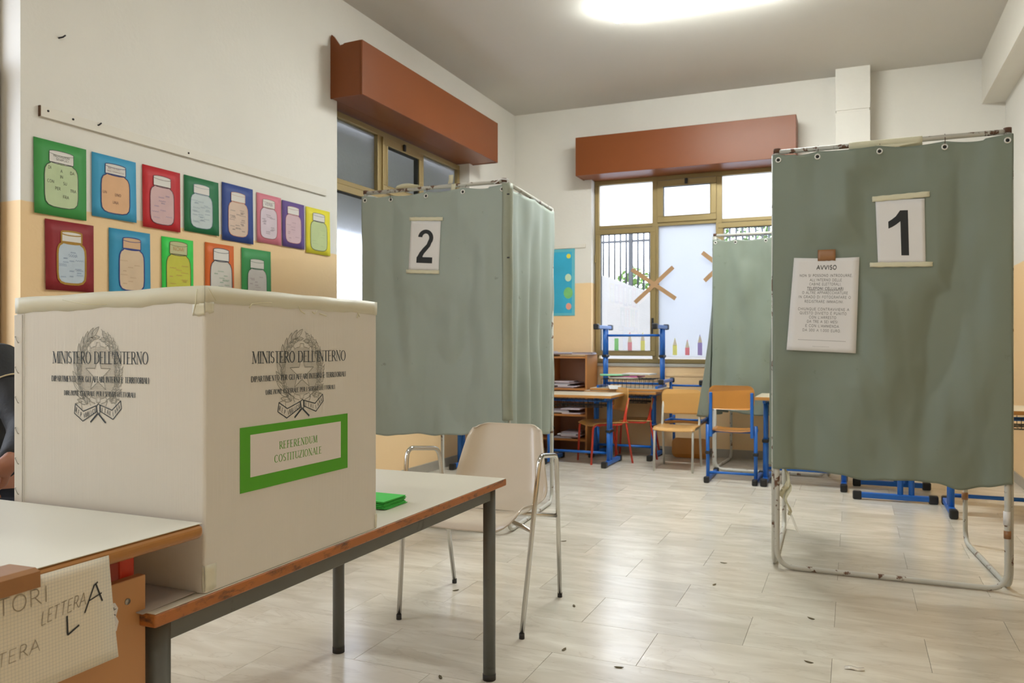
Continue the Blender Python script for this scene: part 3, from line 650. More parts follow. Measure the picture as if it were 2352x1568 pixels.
def tape_edge(fn, u0, u1, zt, h, nm='tape'):
    pts = []; n = 40; g = []
    for j in range(n+1):
        u = u0+(u1-u0)*j/n; a = fn(u, 0, 0); zt_ = topz(a[0], a[1])+.0006; hh = h+.0012*sin(u*40)+.0008*sin(u*97)
        g.append([fn(u, zt_-hh, .0003), fn(u, zt_-hh*.5, .0006+.0006*sin(u*31)), fn(u, zt_, .0008)])
    MB().sheet(g, .0002, tuple(Vector(fn(0, 0, 1))-Vector(fn(0, 0, 0)))).build(nm, MBTOP, bb, B)
tape_edge(fR, by0+.0, by1, 0, .030); tape_edge(fF, bx0, bx1, 0, .031)
for (fn, u0, u1, z0, z1) in ((fR, by0, by0+.022, 1.155, 1.175), (fF, bx1-.028, bx1, 1.150, 1.172), (fR, by0, by0+.028, TZ+.004, TZ+.05), (fF, bx1-.006, bx1, TZ+.004, TZ+.05), (fR, by1-.01, by1, TZ+.002, TZ+.035)):
    g = [[fn(u0+(u1-u0)*i/4, z0+(z1-z0)*j/4+.002*sin(i*2.1)*(j == 0), .0004+.0005*sin(i+j)) for j in range(5)] for i in range(5)]
    MB().sheet(g, .0002, tuple(Vector(fn(0, 0, 1))-Vector(fn(0, 0, 0)))).build('tape', MBTOP, bb, B)
# raised creases of the tape
for (fn, pts) in ((fR, [(1.198, 1.168), (1.205, 1.176), (1.235, 1.180), (1.262, 1.181)]), (fR, [(1.345, 1.178), (1.352, 1.168), (1.366, 1.163)]), (fR, [(1.39, 1.168), (1.398, 1.164), (1.408, 1.172)]), (fR, [(1.415, 1.165), (1.44, 1.161)]),
                  (fF, [(-1.42, 1.186), (-1.36, 1.176), (-1.30, 1.174)]), (fF, [(-1.085, 1.152), (-1.08, 1.17), (-1.076, 1.198)]), (fR, [(1.093, 1.2), (1.105, 1.185), (1.112, 1.178)]), (fR, [(1.556, 1.16), (1.561, 1.171), (1.567, 1.163)])):
    MB().tube([fn(u, v, .0006) for u, v in pts], .0011, 6).build('tape_crease', MASK, bb, B)
# left-hand overlap seam and staples
MB().box(bx0-.0005, bx0+.022, by0-.0022, by0-.0002, TZ+.002, 1.158, .0006).build('carton_flap', CARD, bb, B)
for z in (1.108, 1.047, .987, .925, .864, .803):
    MB().tube(rp_path([(bx0+.004, by0-.001, z+.006), (bx0+.004, by0-.0042, z+.006), (bx0+.013, by0-.0042, z-.006), (bx0+.013, by0-.001, z-.006)], .001, 2), .0008, 6).build('staple', STEEL, bb, B)
MB().box(bx0+.026, bx0+.0272, by0-.0012, by0+.001, TZ+.002, 1.16).build('score_line', CARD, bb, B)

# coat of arms, in the frame: u -1..1 (half width), v -1..1 (half height)
def emblem(fn, cu, cv, hw, hh, lift):
    fin = Decal(fn, lift); dark = Decal(fn, lift+.0002)
    def E(p): return (cu+p[0]*hw, cv+p[1]*hh)
    def st(pts, w, d=fin): d.stroke([E(p) for p in pts], w*hw)
    star = []
    for i in range(10):
        r = (.52 if i % 2 == 0 else .205); a = radians(90+36*i); star.append((.0+r*1.0*cos(a), .06+r*.76*sin(a)))
    st(star+[star[0]], .022)
    # gear
    gx, gy, rx, ry = 0, .10, .74, .56; pts = []
    nT = 12
    for i in range(nT):
        a0 = 2*pi*i/nT+pi/2-.11
        for da, k in ((0, 1), (.03, 1.13), (.19, 1.13), (.22, 1)): pts.append((gx+rx*k*sin(a0+da-pi/2+pi/2)*0+rx*k*cos(a0+da), gy+ry*k*sin(a0+da)))
        for s_ in range(1, 3): pts.append((gx+rx*cos(a0+.22+(.3037*s_/3)), gy+ry*sin(a0+.22+(.3037*s_/3))))
    st(pts+[pts[0]], .016)
    y = gy-ry
    def cross(poly, y):
        xs = []
        for (x0, y0), (x1, y1) in zip(poly, poly[1:]+poly[:1]):
            if (y0-y)*(y1-y) < 0: xs.append(x0+(x1-x0)*(y-y0)/(y1-y0))
        return sorted(xs)
    while y < gy+ry:
        k = max(0, 1-((y-gy)/ry)**2); w = rx*sqrt(k); xs = cross(star, y); seg = [-w]+[x for x in xs if -w < x < w]+[w]
        for a, b in zip(seg[::2], seg[1::2]):
            if b-a > .02: st([(a, y), (b, y)], .011)
        y += .033
    def leaf(x, y, ang, L, w, mid=True):
        ca, sa = cos(ang), sin(ang); o = []
        for tt, k in ((0, 0), (.2, .7), (.45, 1), (.75, .7), (1, 0)): o.append((L*tt, w*k))
        o2 = o+[(a, -b) for a, b in o[::-1][1:]]; R = lambda p: (x+p[0]*ca-p[1]*sa, y+(p[0]*sa+p[1]*ca)*.86)
        st([R(p) for p in o2], .022, fin)
        if mid: st([R((L*.15, 0)), R((L*.8, 0))], .012)
    # olive branch on the left
    for i in range(11):
        t = i/10; a = radians(238-128*t); x = .80*cos(a)-.02; y = .10+.78*sin(a)
        tang = a-pi/2
        leaf(x, y, tang+.34, .42, .065); leaf(x*.94, y, tang-.30, .34, .05)
    st([(.84*cos(radians(a))-.02, .1+.8*sin(radians(a))) for a in range(240, 108, -8)], .018)
    # oak branch on the right: lobed leaves
    def oak(x, y, ang, L, w):
        pts = [(0, 0)]; k = 4
        for i in range(1, k*2): tt = i/(k*2); pts.append((L*tt, w*(1.0 if i % 2 else .45)*sin(pi*min(1, tt+.12))))
        pts.append((L, 0)); pts += [(a, -b) for a, b in pts[::-1][1:]]
        ca, sa = cos(ang), sin(ang); R = lambda p: (x+p[0]*ca-p[1]*sa, y+(p[0]*sa+p[1]*ca)*.86)
        st([R(p) for p in pts], .02, fin); st([R((0, 0)), R((L*.8, 0))], .012)
    for i in range(9):
        t = i/8; a = radians(-52+118*t); x = .80*cos(a)+.02; y = .10+.76*sin(a); tang = a+pi/2
        oak(x, y, tang-.45, .33, .085); oak(x*.92, y, tang+.42, .27, .07)
    st([(.82*cos(radians(a))+.02, .1+.78*sin(radians(a))) for a in range(-54, 70, 8)], .018)
    # ribbon
    lft = [(-.06, -.73), (-.62, -.94), (-.97, -.78), (-.93, -.575), (-.60, -.73), (-.08, -.60)]
    rgt = [(.07, -.71), (.60, -.87), (.93, -.64), (.90, -.48), (.56, -.68), (.07, -.58)]
    for g in (lft, rgt): st(g+[g[0]], .026, dark)
    st([(-.93, -.575), (-.68, -.53), (-.66, -.70)], .02); st([(.90, -.48), (.72, -.45), (.70, -.60)], .02)
    st([(-.06, -.60), (.02, -.555), (.09, -.60), (.10, -.70), (.05, -.77), (-.03, -.74), (-.06, -.60)], .024, dark)
    for s_ in (-1, 1):
        st([(.0+.02*s_, -.77), (.30*s_, -.95)], .05, dark); st([(s_*.30, -.5), (s_*.62, -.36)], .03)
        st([(s_*.12, -.56), (s_*.38, -.50), (s_*.30, -.60)], .02)
    def rtext(txt, a, b, h):
        n = len(txt); ang = atan2((b[1]-a[1])*hh, (b[0]-a[0])*hw)
        for i, ch in enumerate(txt):
            t = (i+.1)/n; px = cu+(a[0]+(b[0]-a[0])*t)*hw; pv = cv+(a[1]+(b[1]-a[1])*t)*hh
            w, s2, se = GL[ch]; sx = h*.62
            for kd, pts in s2: dark.stroke([(px+p[0]*sx*cos(ang)-p[1]*h*sin(ang)*.3, pv+p[0]*sx*sin(ang)+p[1]*h) for p in pts], h*(.12 if kd != 't' else .07))
    rtext('REP', (-.93, -.74), (-.64, -.885), .0085); rtext('VBBLICA', (-.58, -.875), (-.08, -.74), .0082)
    rtext('ITAL', (.14, -.72), (.55, -.80), .0082); rtext('IANA', (.60, -.82), (.90, -.62), .0078)
    a = fin.build('coat_of_arms', INKG, bb); a.location = -B
    a = dark.build('coat_of_arms_ribbon', INKB, bb); a.location = -B
    fin2 = None
emblem(fR, 1.356, 1.034, .078, .0905, .0004)
emblem(fF, -1.3235, 1.036, .066, .0905, .0006)
def ministry(fn, c1, w1, c2, w2, c3, w3):
    d = Decal(fn, .0009)
    d.text("MINISTERO DELL'INTERNO", c1, 1.062, .0225, w1, thin=.045, thick=.115, align='c', gap=.05)
    d.text('DIPARTIMENTO PER GLI AFFARI INTERNI E TERRITORIALI', c2, 1.0265, .0106, w2, thin=.07, thick=.17, align='c', gap=.12)
    d.text('DIREZIONE CENTRALE PER I SERVIZI ELETTORALI', c3, 1.0, .0088, w3, thin=.07, thick=.17, align='c', gap=.12)
    d.build('lettering', INKB, bb).location = -B
ministry(fR, 1.3585, .305, 1.357, .308, 1.357, .226); ministry(fF, -1.321, .254, -1.3215, .259, -1.3215, .189)
# green label
MB().box(bx1+.0002, bx1+.0012, 1.173, 1.5185, .818, .9415, .0003).build('label_border', GREEN, bb, B)
MB().box(bx1+.0011, bx1+.0016, 1.200, 1.4915, .8448, .9258, .0001).build('label_panel', mat('label_white', (.72, .68, .66), .5), bb, B)
d = Decal(fR, .0019); d.text('REFERENDUM', 1.3445, .889, .0145, .122, thin=.05, thick=.13, align='c', gap=.16)
d.text('COSTITUZIONALE', 1.3445, .8635, .0145, .153, thin=.05, thick=.13, align='c', gap=.14); d.build('label_lettering', GREEN, bb).location = -B

# ballots
for i in range(11):
    a = random.uniform(-.03, .03); cx, cy = -1.235+random.uniform(-.003, .003), 1.875+random.uniform(-.006, .006); z = TZ+.0008+i*.0021
    q = MB().box(-.085, .085, -.055, .055, 0, .0016, .0004); o = q.build('ballot_paper', BALLOT, base=None); o.location = (cx, cy, z); o.rotation_euler = (0, 0, a)
    tag(o, 'green folded ballot paper in the stack behind the ballot box', 'ballot paper', 'green ballot papers stacked on the table')
# sheet under the box corner
g = []
for i in range(13):
    t = i/12; row = []
    for j in range(7):
        s = j/6; row.append((-1.50+.425*t, .965+.115*s+(-.0)*t, TZ+.002+.034*(1-s)**2*(1-t)**1.2*1.2+.004*sin(t*5)*(1-s)+.001))
    g.append(row)
o = MB().sheet(g, .0012, (0, 0, 1)).build('cardboard_flap', mat('grey_card', (.42, .37, .34), .7), base=(-1.3, 1.02, TZ)); tag(o, 'curled grey card sheet lying under the near corner of the ballot box', 'card sheet')

# ------------------------------------------------------------------ teacher desk (near left)
td = thing('teacher_desk', 'pale laminate desk with rounded wooden edge and beech side panel', 'desk', (-1.7, .7, 0)); B = td.location
DZ = .785; dx0, dx1, dy0, dy1 = -2.35, -1.050, .38, 1.076
q = MB(); q.box(dx0+.002, dx1-.003, dy0+.002, dy1-.003, DZ-.0015, DZ, .0005); q.build('tabletop', LAMI, td, B)
q = MB(); q.box(dx0, dx1, dy0, dy1, DZ-.027, DZ-.0016, .010, seg=4); q.smooth = True; q.build('edge_band', EDGE, td, B)
sp = MB().box(-1.108, -1.090, .44, .985, .10, .714, .002).build('side_panel', WOODP, td, B)
for y, z in ((.948, .679), (.52, .679)):
    s_ = MB().tube([(-1.091, y, z), (-1.0885, y, z)], .0052, 14).build('screw', STEEL, sp, B)
for x in (-1.14, -2.28):
    for y in (.895, .45): MB().tube([(x, y, 0), (x, y, DZ-.026)], .015, 16).build('leg', REDM, td, B)
MB().box(-1.145, -1.115, .955, .985, .672, DZ-.027, .004).build('corner_bracket', REDM, td, B)
q = MB()
for y in (.895, .45): q.tube([(-2.28, y, DZ-.045), (-1.14, y, DZ-.045)], .013, 12)
q.build('rail', REDM, td, B)
st = thing('sticker', 'small white doodle sticker on the beech side panel of the desk', 'sticker', (-1.09, .925, .655)); SB = st.location
fp = lambda u, v, l: (-1.0898+l, u, v)
d = Decal(fp, .0002); d.poly([(.905, .640), (.927, .638), (.931, .652), (.926, .662), (.930, .674), (.924, .684), (.905, .686)]); d.build('backing', PAPER, st).location = -SB
d = Decal(fp, .0005); d.stroke([(.908, .678), (.915, .682), (.922, .676), (.918, .668), (.925, .664)], .0013); d.stroke([(.912, .660), (.920, .656), (.924, .648), (.916, .644), (.910, .648)], .0013); d.stroke([(.912, .672), (.926, .674)], .001); d.build('drawing', INK, st).location = -SB
# paper sheet hanging over the edge
ph = thing('paper_sign', 'squared paper sheet with handwriting hanging from the desk edge', 'paper sign', (-1.045, .62, .70)); PB = ph.location
def fP(u, v, l):
    s = max(0, (u-.30)/.585); k = (DZ-.006-v)/.17
    return (-1.0445+.004*sin(s*3)*k+.010*k*k*max(0, s-.6)+l, u+.008*k*0, v)
g = [[fP(.30+(.575+.014*(i/10))*j/16, (.777-.159*(i/10)), -.0008) for j in range(17)] for i in range(11)]
MB().sheet(g, .0004, (1, 0, 0)).build('sheet', grid_paper_mat(), ph, PB)
d = Decal(fP, .0003)
def htext(txt, x, y, h, w, kw, sl=.1, rise=0):
    dd = Decal(lambda u, v, l: fP(u, v+(u-x)*rise, l), .0003); dd.text(txt, x, y, h, width=w, thin=kw, thick=kw, serif=False, gap=.12, slant=sl, jit=.04); d.mb.add(dd.mb.v, dd.mb.f)
htext('ELETTORI', .625, .735, .022, .15, .055, .0, .02)
htext('LETTERA', .762, .7065, .018, .072, .07, .15, .12)
htext('LETTERA', .655, .668, .017, .105, .055, .1, .05)
d.build('handwriting', PENCIL, ph).location = -PB
d = Decal(fP, .0006)
d.stroke([(.832, .703), (.8485, .739), (.8545, .742)], .0022); d.stroke([(.851, .741), (.862, .712)], .0026); d.stroke([(.838, .718), (.861, .724)], .002)
d.build('marker_letter', INK, ph).location = -PB; d = Decal(fP, .0006); d.stroke([(.803, .707), (.8035, .683), (.804, .680), (.822, .688)], .0028)
d.build('marker_letter', INK, ph).location = -PB
q = MB(); q.prism([(-1.10, DZ+.0008), (-1.10, DZ+.0028), (-1.046, DZ+.004), (-1.036, DZ-.0), (-1.035, DZ-.022), (-1.0385, DZ-.022), (-1.0395, DZ-.003), (-1.05, DZ+.0006)], lambda u, v, dd: (u, dd, v), .25, .757)
q.build('brown_tape', BTAPE, ph, PB)

# ------------------------------------------------------------------ plastic armchair
ac = thing('armchair', 'beige moulded plastic armchair on chrome tube legs behind the ballot table', 'chair', (-1.41, 2.99, 0)); B = ac.location
prof = [(-.235, .400, .245), (-.215, .415, .25), (-.15, .425, .245), (-.05, .415, .235), (.06, .405, .225), (.14, .415, .22), (.19, .45, .22), (.215, .50, .215), (.235, .56, .205), (.252, .62, .193), (.268, .68, .18), (.278, .725, .168), (.280, .742, .150)]
g = []; cx0 = -1.418; cy0 = 3.0
for k, (yy_, zz, hw) in enumerate(prof):
    row = []; n = 20
    for j in range(n+1):
        u = -1+2*j/n; au = abs(u); curl = max(0, au-.62)/.38
        t = k/(len(prof)-1)
        seatiness = 1 if k < 5 else max(0, 1-(k-4)/4)
        z_ = zz+(.045*curl**2)*seatiness-(.012*(1-u*u))*seatiness
        y_ = yy_-(.055*curl**1.6)*(1-seatiness)*(1-.5*max(0, t-.8)/.2)+(.010*(1-u*u))*(1-seatiness)
        if k == 0: z_ -= .012*(1-curl)
        if k >= 11: z_ -= (.022 if k == 12 else .01)*curl**2
        row.append((cx0+u*hw, cy0+y_, z_))
    g.append(row)
def catmull(rows, m):
    out = []; R = len(rows)
    for i in range(R-1):
        for s in range(m):
            t = s/m; P = [rows[max(i-1, 0)], rows[i], rows[i+1], rows[min(i+2, R-1)]]; o = []
            for j in range(len(rows[0])):
                a, b, c, d2 = [Vector(p[j]) for p in P]
                o.append(.5*((2*b)+(c-a)*t+(2*a-5*b+4*c-d2)*t*t+(3*b-a-3*c+d2)*t**3))
            out.append(o)
    out.append([Vector(p) for p in rows[-1]]); return out
MB().sheet(catmull(g, 4), .0055).build('seat_shell', SHELLP, ac, B)
for s, xf, xb, xa in ((1, -1.137, -1.172, -1.128), (-1, -1.668, -1.686, -1.680)):
    ft = (xf, 2.745, .012); bk = (xb, 3.262, .012); tf = (xa+.018*s, 2.86, .668); tbk = (xa-.0*s, 3.10, .640)
    MB().tube(rp_path([ft, tf, tbk, bk], .045, 7), .0095, 14).build('leg', CHROME, ac, B)
    for p in (ft, bk): MB().tube([(p[0], p[1], 0), (p[0], p[1], .02)], .0105, 12).build('foot_cap', RUBBER, ac, B)
MB().tube([(-1.122, 2.812, .388), (-1.28, 2.93, .395), (-1.53, 2.93, .395), (-1.685, 2.812, .388)], .009, 10).build('crossbar', CHROME, ac, B)
MB().tube([(-1.152, 3.165, .375), (-1.28, 3.08, .388), (-1.53, 3.08, .388), (-1.68, 3.165, .375)], .009, 10).build('crossbar', CHROME, ac, B)

# ------------------------------------------------------------------ polling booths
def fbm(x, y, z, o=3): return noise.fractal(Vector((x, y, z)), 1.0, 2.0, o)
class Booth:
    def __init__(s, label, x0, x1, y0, y1, seed, hem, sidehem, flat=(), top=2.015, scallop=.02, grom=(.02, .2, .47, .74, .985), flare=0.0, xb0=None, cloth=None):
        cloth = cloth or PVC
        s.x0, s.x1, s.y0, s.y1, s.seed, s.flat, s.hem = x0, x1, y0, y1, seed, flat, hem
        s.root = thing('polling_booth', label, 'polling booth', ((x0+x1)/2, (y0+y1)/2, 0)); B = s.B = s.root.location
        r = .0125; H = 2.035
        fr = [(x0, y0, H), (x0, y0, .014), (x1, y0, .014), (x1, y0, H)]
        q = MB().tube(rp_path(fr, .085, 8), r, 12).tube([(x0, y0, H), (x1, y0, H)], r*.95, 12); q.build('front_frame', TUBE, s.root, B)
        xb = xb0 if xb0 is not None else x0+.03
        for (a, b) in ((x0-.004, xb), (x1+.004, x1-.06)):
            sg = 1 if a > (x0+x1)/2 else -1
            q = MB().tube(rp_path([(a+.012*sg, y0+.03, H-.01), (a+.012*sg, y0+.03, .014), (b, y1, .014), (b, y1, H-.01)], .085, 8), r, 12)
            q.tube([(a+.012*sg, y0+.03, H-.01), (b, y1, H-.01)], r*.95, 12); q.build('side_frame', TUBE, s.root, B)
        for x in (x0, x1): MB().tube([(x, y0, H-.005), (x, y0, H+.016)], .0165, 12).build('post_cap', mat('rust', (.10, .045, .025), .8, var=.4, vscale=60), s.root, B)
        # front curtain
        NX, NZ = 110, 120; g = []
        for i in range(NZ+1):
            row = []
            for j in range(NX+1):
                u = j/NX; v = i/NZ; x, z = s.pt(u, v, top, grom, scallop, flare); row.append((x, s.y(x, z), z))
            for sg in (-1, 1):
                e = row[0] if sg < 0 else row[-1]; px = x0 if sg < 0 else x1
                for a in (25, 60, 95, 130):
                    a = radians(a); p = (px+sg*(.014+.007*sin(a)) if a > 0 else e[0], y0-.0195*cos(a)+.0005, e[2])
                    if sg < 0: row.insert(0, p)
                    else: row.append(p)
            g.append(row)
        MB().sheet(g, .0015, (0, 1, 0)).build('front_curtain', cloth, s.root, B)
        for k, u in enumerate(grom):
            x = x0-.012+(x1-x0+.024)*u; z = top-.028-(0 if k in (0, len(grom)-1) else .004)+(.0); y = s.y(x, z)-.002
            MB().tube([(x+.011*cos(a), y, z+.011*sin(a)) for a in [2*pi*i/16 for i in range(16)]], .0036, 8, closed=True).build('grommet', GROM, s.root, B)
            MB().tube([(x, y+.001, z), (x, y-.0005, z)], .008, 12).build('grommet_hole', BLACK, s.root, B)
            if 0 < k < len(grom)-1: MB().tube([(x, y-.001, z+.002), (x+.002, y0-.016, H-.012), (x+.002, y0, H+.015)], .0014, 6).build('tie_wire', mat('rust', (.1, .045, .025)), s.root, B)
        # side curtains
        for sg, a, b, hz in ((1, x1+.020, x1-.045, sidehem[1]), (-1, x0-.020, xb-.015, sidehem[0])):
            g = []; NY = 60; NZ2 = 70
            for i in range(NZ2+1):
                row = []
                for j in range(NY+1):
                    u = j/NY; v = i/NZ2; y = y0+.004+(y1-y0)*u
                    hemz = hz[0]+(hz[1]-hz[0])*u+.006*sin(u*17+seed)
                    zt = top-.004-.014*abs(sin(u*pi*4)); z = zt+(hemz-zt)*v
                    x = a+(b-a)*u+sg*((.012+.016*v)*sin(u*26+seed+1.2*sin(v*2.2))*min(1, u*5)*min(1, .3+v*1.5)+.02*fbm(u*3, v*2, seed)*min(1, u*4))
                    if flare and sg < 0: x -= flare*v**1.7*sin(pi*min(1, u*1.6+.08))
                    row.append((x, y, z))
                g.append(row)
            MB().sheet(g, .0015, (1, 0, 0)).build('side_curtain', cloth, s.root, B)
    def pt(s, u, v, top, grom, scallop, flare):
        x = s.x0-.014+(s.x1-s.x0+.028)*u
        k = 0
        for a, b in zip(grom[:-1], grom[1:]):
            if a <= u <= b: k = sin(pi*(u-a)/(b-a))
        zt = top-scallop*k*.55-(.006 if .1 < u < .9 else 0)
        n = len(s.hem)-1; f = min(u*n, n-1e-6); i = int(f); t = f-i; hz = s.hem[i]+(s.hem[i+1]-s.hem[i])*(t*t*(3-2*t))
        if flare: x += (.012*sin(v*6))*(1-u)
        # left/right hems pull in slightly
        x += (.006*sin(v*9+s.seed))*(1 if u < .02 or u > .98 else 0)
        return x, zt+(hz-zt)*v
    def y(s, x, z):
        x = min(max(x, s.x0), s.x1)
        v = (2.0-z)/1.5; u = (x-s.x0)/(s.x1-s.x0); e = min(1, max(0, u*9))*min(1, max(0, (1-u)*9)); A = (.010+.018*max(0, v))*(.35+.65*e)
        d = A*(.75*sin(u*8.5+s.seed+.9*sin(v*2.2+s.seed))+.22*sin(u*23+s.seed*2+1.4*v)+.7*sin(u*5-v*2.6+s.seed*3))
        d += .030*e*fbm(u*2.3+s.seed, v*1.9, s.seed)+.010*e*fbm(u*6+s.seed, v*4, s.seed+5)
        # creases running down from the corners
        for cx, dr in ((.02, 1), (.98, -1)):
            t = (u-cx)*dr; w = t-.10-.26*v; d += .011*math.exp(-(w/.05)**2)*e*min(1, max(0, v*3))
        d += .0065*e*min(1, max(0, v*1.5))*sin(u*13+v*8+2.5*fbm(u*1.5, v*1.2, s.seed+9))
        d += .004*e*sin(u*9-v*14+3*fbm(u*2, v*2, s.seed+3))*min(1, max(0, v-.35)*2)
        m = 1.0
        for (fx, fz, rx, rz) in s.flat:
            k = max(abs(x-fx)/rx, abs(z-fz)/rz); m = min(m, .10+.90*min(1, max(0, (k-1)/.55)))
        return s.y0-.0195+min(.03, (d*m*1.15-.006)*min(1, e*1.2))
b1 = Booth('tall grey-green curtained booth carrying the AVVISO notice and a bold number 1', -.343, .625, 4.09, 5.0, 1.3, [.492, .49, .487, .482, .462, .472, .476, .47, .445, .462, .482], ((.49, .48), (.475, .49)), flat=((.2, 1.61, .15, .20), (-.135, 1.30, .17, .26)), top=2.02, xb0=-.378)
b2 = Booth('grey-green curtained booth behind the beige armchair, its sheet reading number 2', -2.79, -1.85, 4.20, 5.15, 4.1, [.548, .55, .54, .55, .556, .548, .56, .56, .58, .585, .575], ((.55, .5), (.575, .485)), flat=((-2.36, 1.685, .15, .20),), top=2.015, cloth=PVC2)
b3 = Booth('plain grey-green booth against the back window, without any sheet on it', -1.10, -.20, 7.03, 7.80, 2.6, [.555, .53, .515, .50, .49, .495, .505, .5, .5, .5, .5], ((.46, .46), (.5, .5)), top=2.0, flare=.16)
# corner strip on booth 2 with slits, wrapped round the post
g = []
for i in range(41):
    v = i/40; z = 2.02+(.66-2.02)*v; row = []
    for j in range(9):
        a = radians(-118+(j/8)*135); row.append((-1.836+.034*cos(a)+.0015*sin(v*20), 4.209+.036*sin(a), z))
    g.append(row)
MB().sheet(g, .0012).build('corner_strip', mat('grey_green_cloth_worn', (.29, .31, .24), .5, var=.12, vscale=9), b2.root, b2.B)
for z in (1.955, 1.593): MB().box(-1.822, -1.806, 4.174, 4.180, z-.004, z+.004, .002, M=None).build('slit', BLACK, b2.root, b2.B)
MB().tube([(-1.815, 4.19, 2.04), (-1.86, 4.178, 2.045), (-1.90, 4.17, 2.02)], .004, 8).build('plastic_tie', PAPER, b2.root, b2.B)
# tape scraps on the rails
def scrap(pts, m, booth, nm='tape_scrap', th=.001):
    MB().sheet(pts, th).build(nm, m, booth.root, booth.B)
scrap([[(-2.56+.16*t, 4.19-.02*s, 2.044+.014*s*sin(t*3+.4)+.012*t*s) for s in (0, .5, 1)] for t in [i/8 for i in range(9)]], MASK, b2)
scrap([[(-2.56+.16*t, 4.186-.0*s, 2.044+(.028)*s*(.6+.4*sin(t*4))) for s in (0, .5, 1)] for t in [i/8 for i in range(9)]], MASK, b2)
scrap([[(-2.205+.03*t+.01*s, 4.18+.006*sin(s*4), 2.045+.05*s) for s in (0, .5, 1)] for t in (0, .5, 1)], MASK, b2)
scrap([[(-2.175+.028*t-.004*s, 4.168-.002*s, 2.04-.05*s) for s in (0, .5, 1)] for t in (0, .5, 1)], MASK, b2)
scrap([[(-.02+.31*t, 4.09-.016*cos(radians(a)), 2.035+.016*sin(radians(a))-(.02 if a < -60 else 0)*(.5+.5*sin(t*9))) for a in (90, 45, 0, -45, -80)] for t in [i/14 for i in range(15)]], MASK, b1)
scrap([[(.10+.18*t, 4.068-.002*s, 2.022-.022*s*(1.2-t)) for s in (0, .5, 1)] for t in [i/6 for i in range(7)]], MASK, b1)
scrap([[(-.310+.022*t*(1-.3*s)+.030*s*sin(s*6), 4.10+.012*sin(s*7+t*3), .49-.15*s-.02*t) for s in [i/8 for i in range(9)]] for t in (0, .5, 1)], MASK, b1, 'hanging_tape')
scrap([[(-.300+.014*t+.012*sin(s*9), 4.095+.012*sin(s*5+t*3), .44-.17*s-.01*t) for s in [i/8 for i in range(9)]] for t in (0, .5, 1)], MASK, b1, 'hanging_tape')
scrap([[(-.30+.045*s+.02*t, 4.09+.01*sin(s*5), .30-.10*s-.02*t) for s in [i/8 for i in range(9)]] for t in (0, .5, 1)], tape_mat('clear_plastic', (.8, .8, .75), .35), b1, 'hanging_plastic')
MB().tube([(.563, 5.0, .245), (.563, 5.0, .285)], .0165, 12).build('brown_tape_wrap', BTAPE, b1.root, b1.B)
MB().tube([(.623, 4.09, .30), (.623, 4.09, .36)], .0145, 12).build('tape_wrap', PAPER, b1.root, b1.B)
MB().tube([(.625, 4.09, .24), (.625, 4.09, .275)], .0147, 12).build('brown_tape_wrap', BTAPE, b1.root, b1.B)
# dark mould spots
# number signs
ONE = [(.47, 0), (.70, 0), (.70, 1), (.52, 1), (.44, .88), (.32, .79), (.17, .72), (.17, .56), (.33, .62), (.47, .70)]
def sign(booth, label, quadr, glyph, tapes):
    (xa, za), (xb, zb), (xc, zc), (xd, zd) = quadr   # tl tr br bl
    s = thing('number_sign', label, 'sign', ((xa+xb)/2, booth.y0-.03, (za+zd)/2)); B = s.location
    def bil(u, v, l):
        x = (xd+(xc-xd)*u)*(1-v)+(xa+(xb-xa)*u)*v; z = (zd+(zc-zd)*u)*(1-v)+(za+(zb-za)*u)*v
        return (x, booth.y(x, z)-.0035-l, z)
    g = [[bil(j/12, i/14, 0) for j in range(13)] for i in range(15)]
    MB().sheet(g, .0004, (0, -1, 0)).build('sheet', PAPER, s, B)
    q = MB()
    for poly in glyph:
        # subdivide ribbons: poly is list of quads already small
        q.add([bil(u, v, .0010) for u, v in poly], [list(range(len(poly)))])
    q.build('number', INK, s, B)
    for (x0, z0, x1, z1, h) in tapes:
        g = [[(lambda x, z: (x, booth.y(x, z)-.0052+(.0012 if k in (0, 16) else 0), z))(x0+(x1-x0)*k/16+.003*sin(m*3), (z0+(z1-z0)*k/16)+h*(m/3-.5)+.001*sin(k*1.7+m)) for k in range(17)] for m in range(4)]
        MB().sheet(g, .0004, (0, -1, 0)).build('masking_tape', MASK, s, B)
def ribbon(outl_l, outl_r): return [[a, b, d_, c_] for a, b, c_, d_ in zip(outl_l[:-1], outl_r[:-1], outl_l[1:], outl_r[1:])]
one = []
for i in range(10): one.append([(.50, .13+.07*i), (.66, .13+.07*i), (.66, .20+.07*i), (.50, .20+.07*i)])
fl_l = [(.25, .66), (.33, .695), (.41, .74), (.50, .80)]; fl_r = [(.25, .55), (.33, .575), (.41, .61), (.50, .66)]
one += ribbon(fl_l, fl_r); one.append([(.41, .74), (.50, .70), (.50, .83), (.46, .79)]); one.append([(.46, .79), (.50, .70), (.505, .83)])
sign(b1, 'white sheet with a bold number 1 taped to the front booth curtain', [(.094, 1.764), (.297, 1.759), (.302, 1.462), (.105, 1.470)], one,
     [(.080, 1.770, .318, 1.778, .026), (.070, 1.466, .330, 1.460, .022)])
two = []
cl = []; cr_ = []
for i in range(15):
    a = radians(175-215*i/14); cl.append((.52+.255*cos(a), .66+.165*sin(a))); cr_.append((.52+.115*cos(a), .66+.085*sin(a)))
two += ribbon(cl, cr_)
p0, p1 = cl[-1], cr_[-1]
L_ = [p0, (.68, .49), (.58, .41), (.49, .34), (.435, .27)]; R_ = [p1, (.565, .53), (.45, .45), (.34, .36), (.25, .25)]
two += ribbon(L_, R_); two.append([(.25, .27), (.25, .15), (.77, .15), (.77, .27)])
two.append([(.26, .27), (.25, .2), (.45, .2), (.45, .3)])
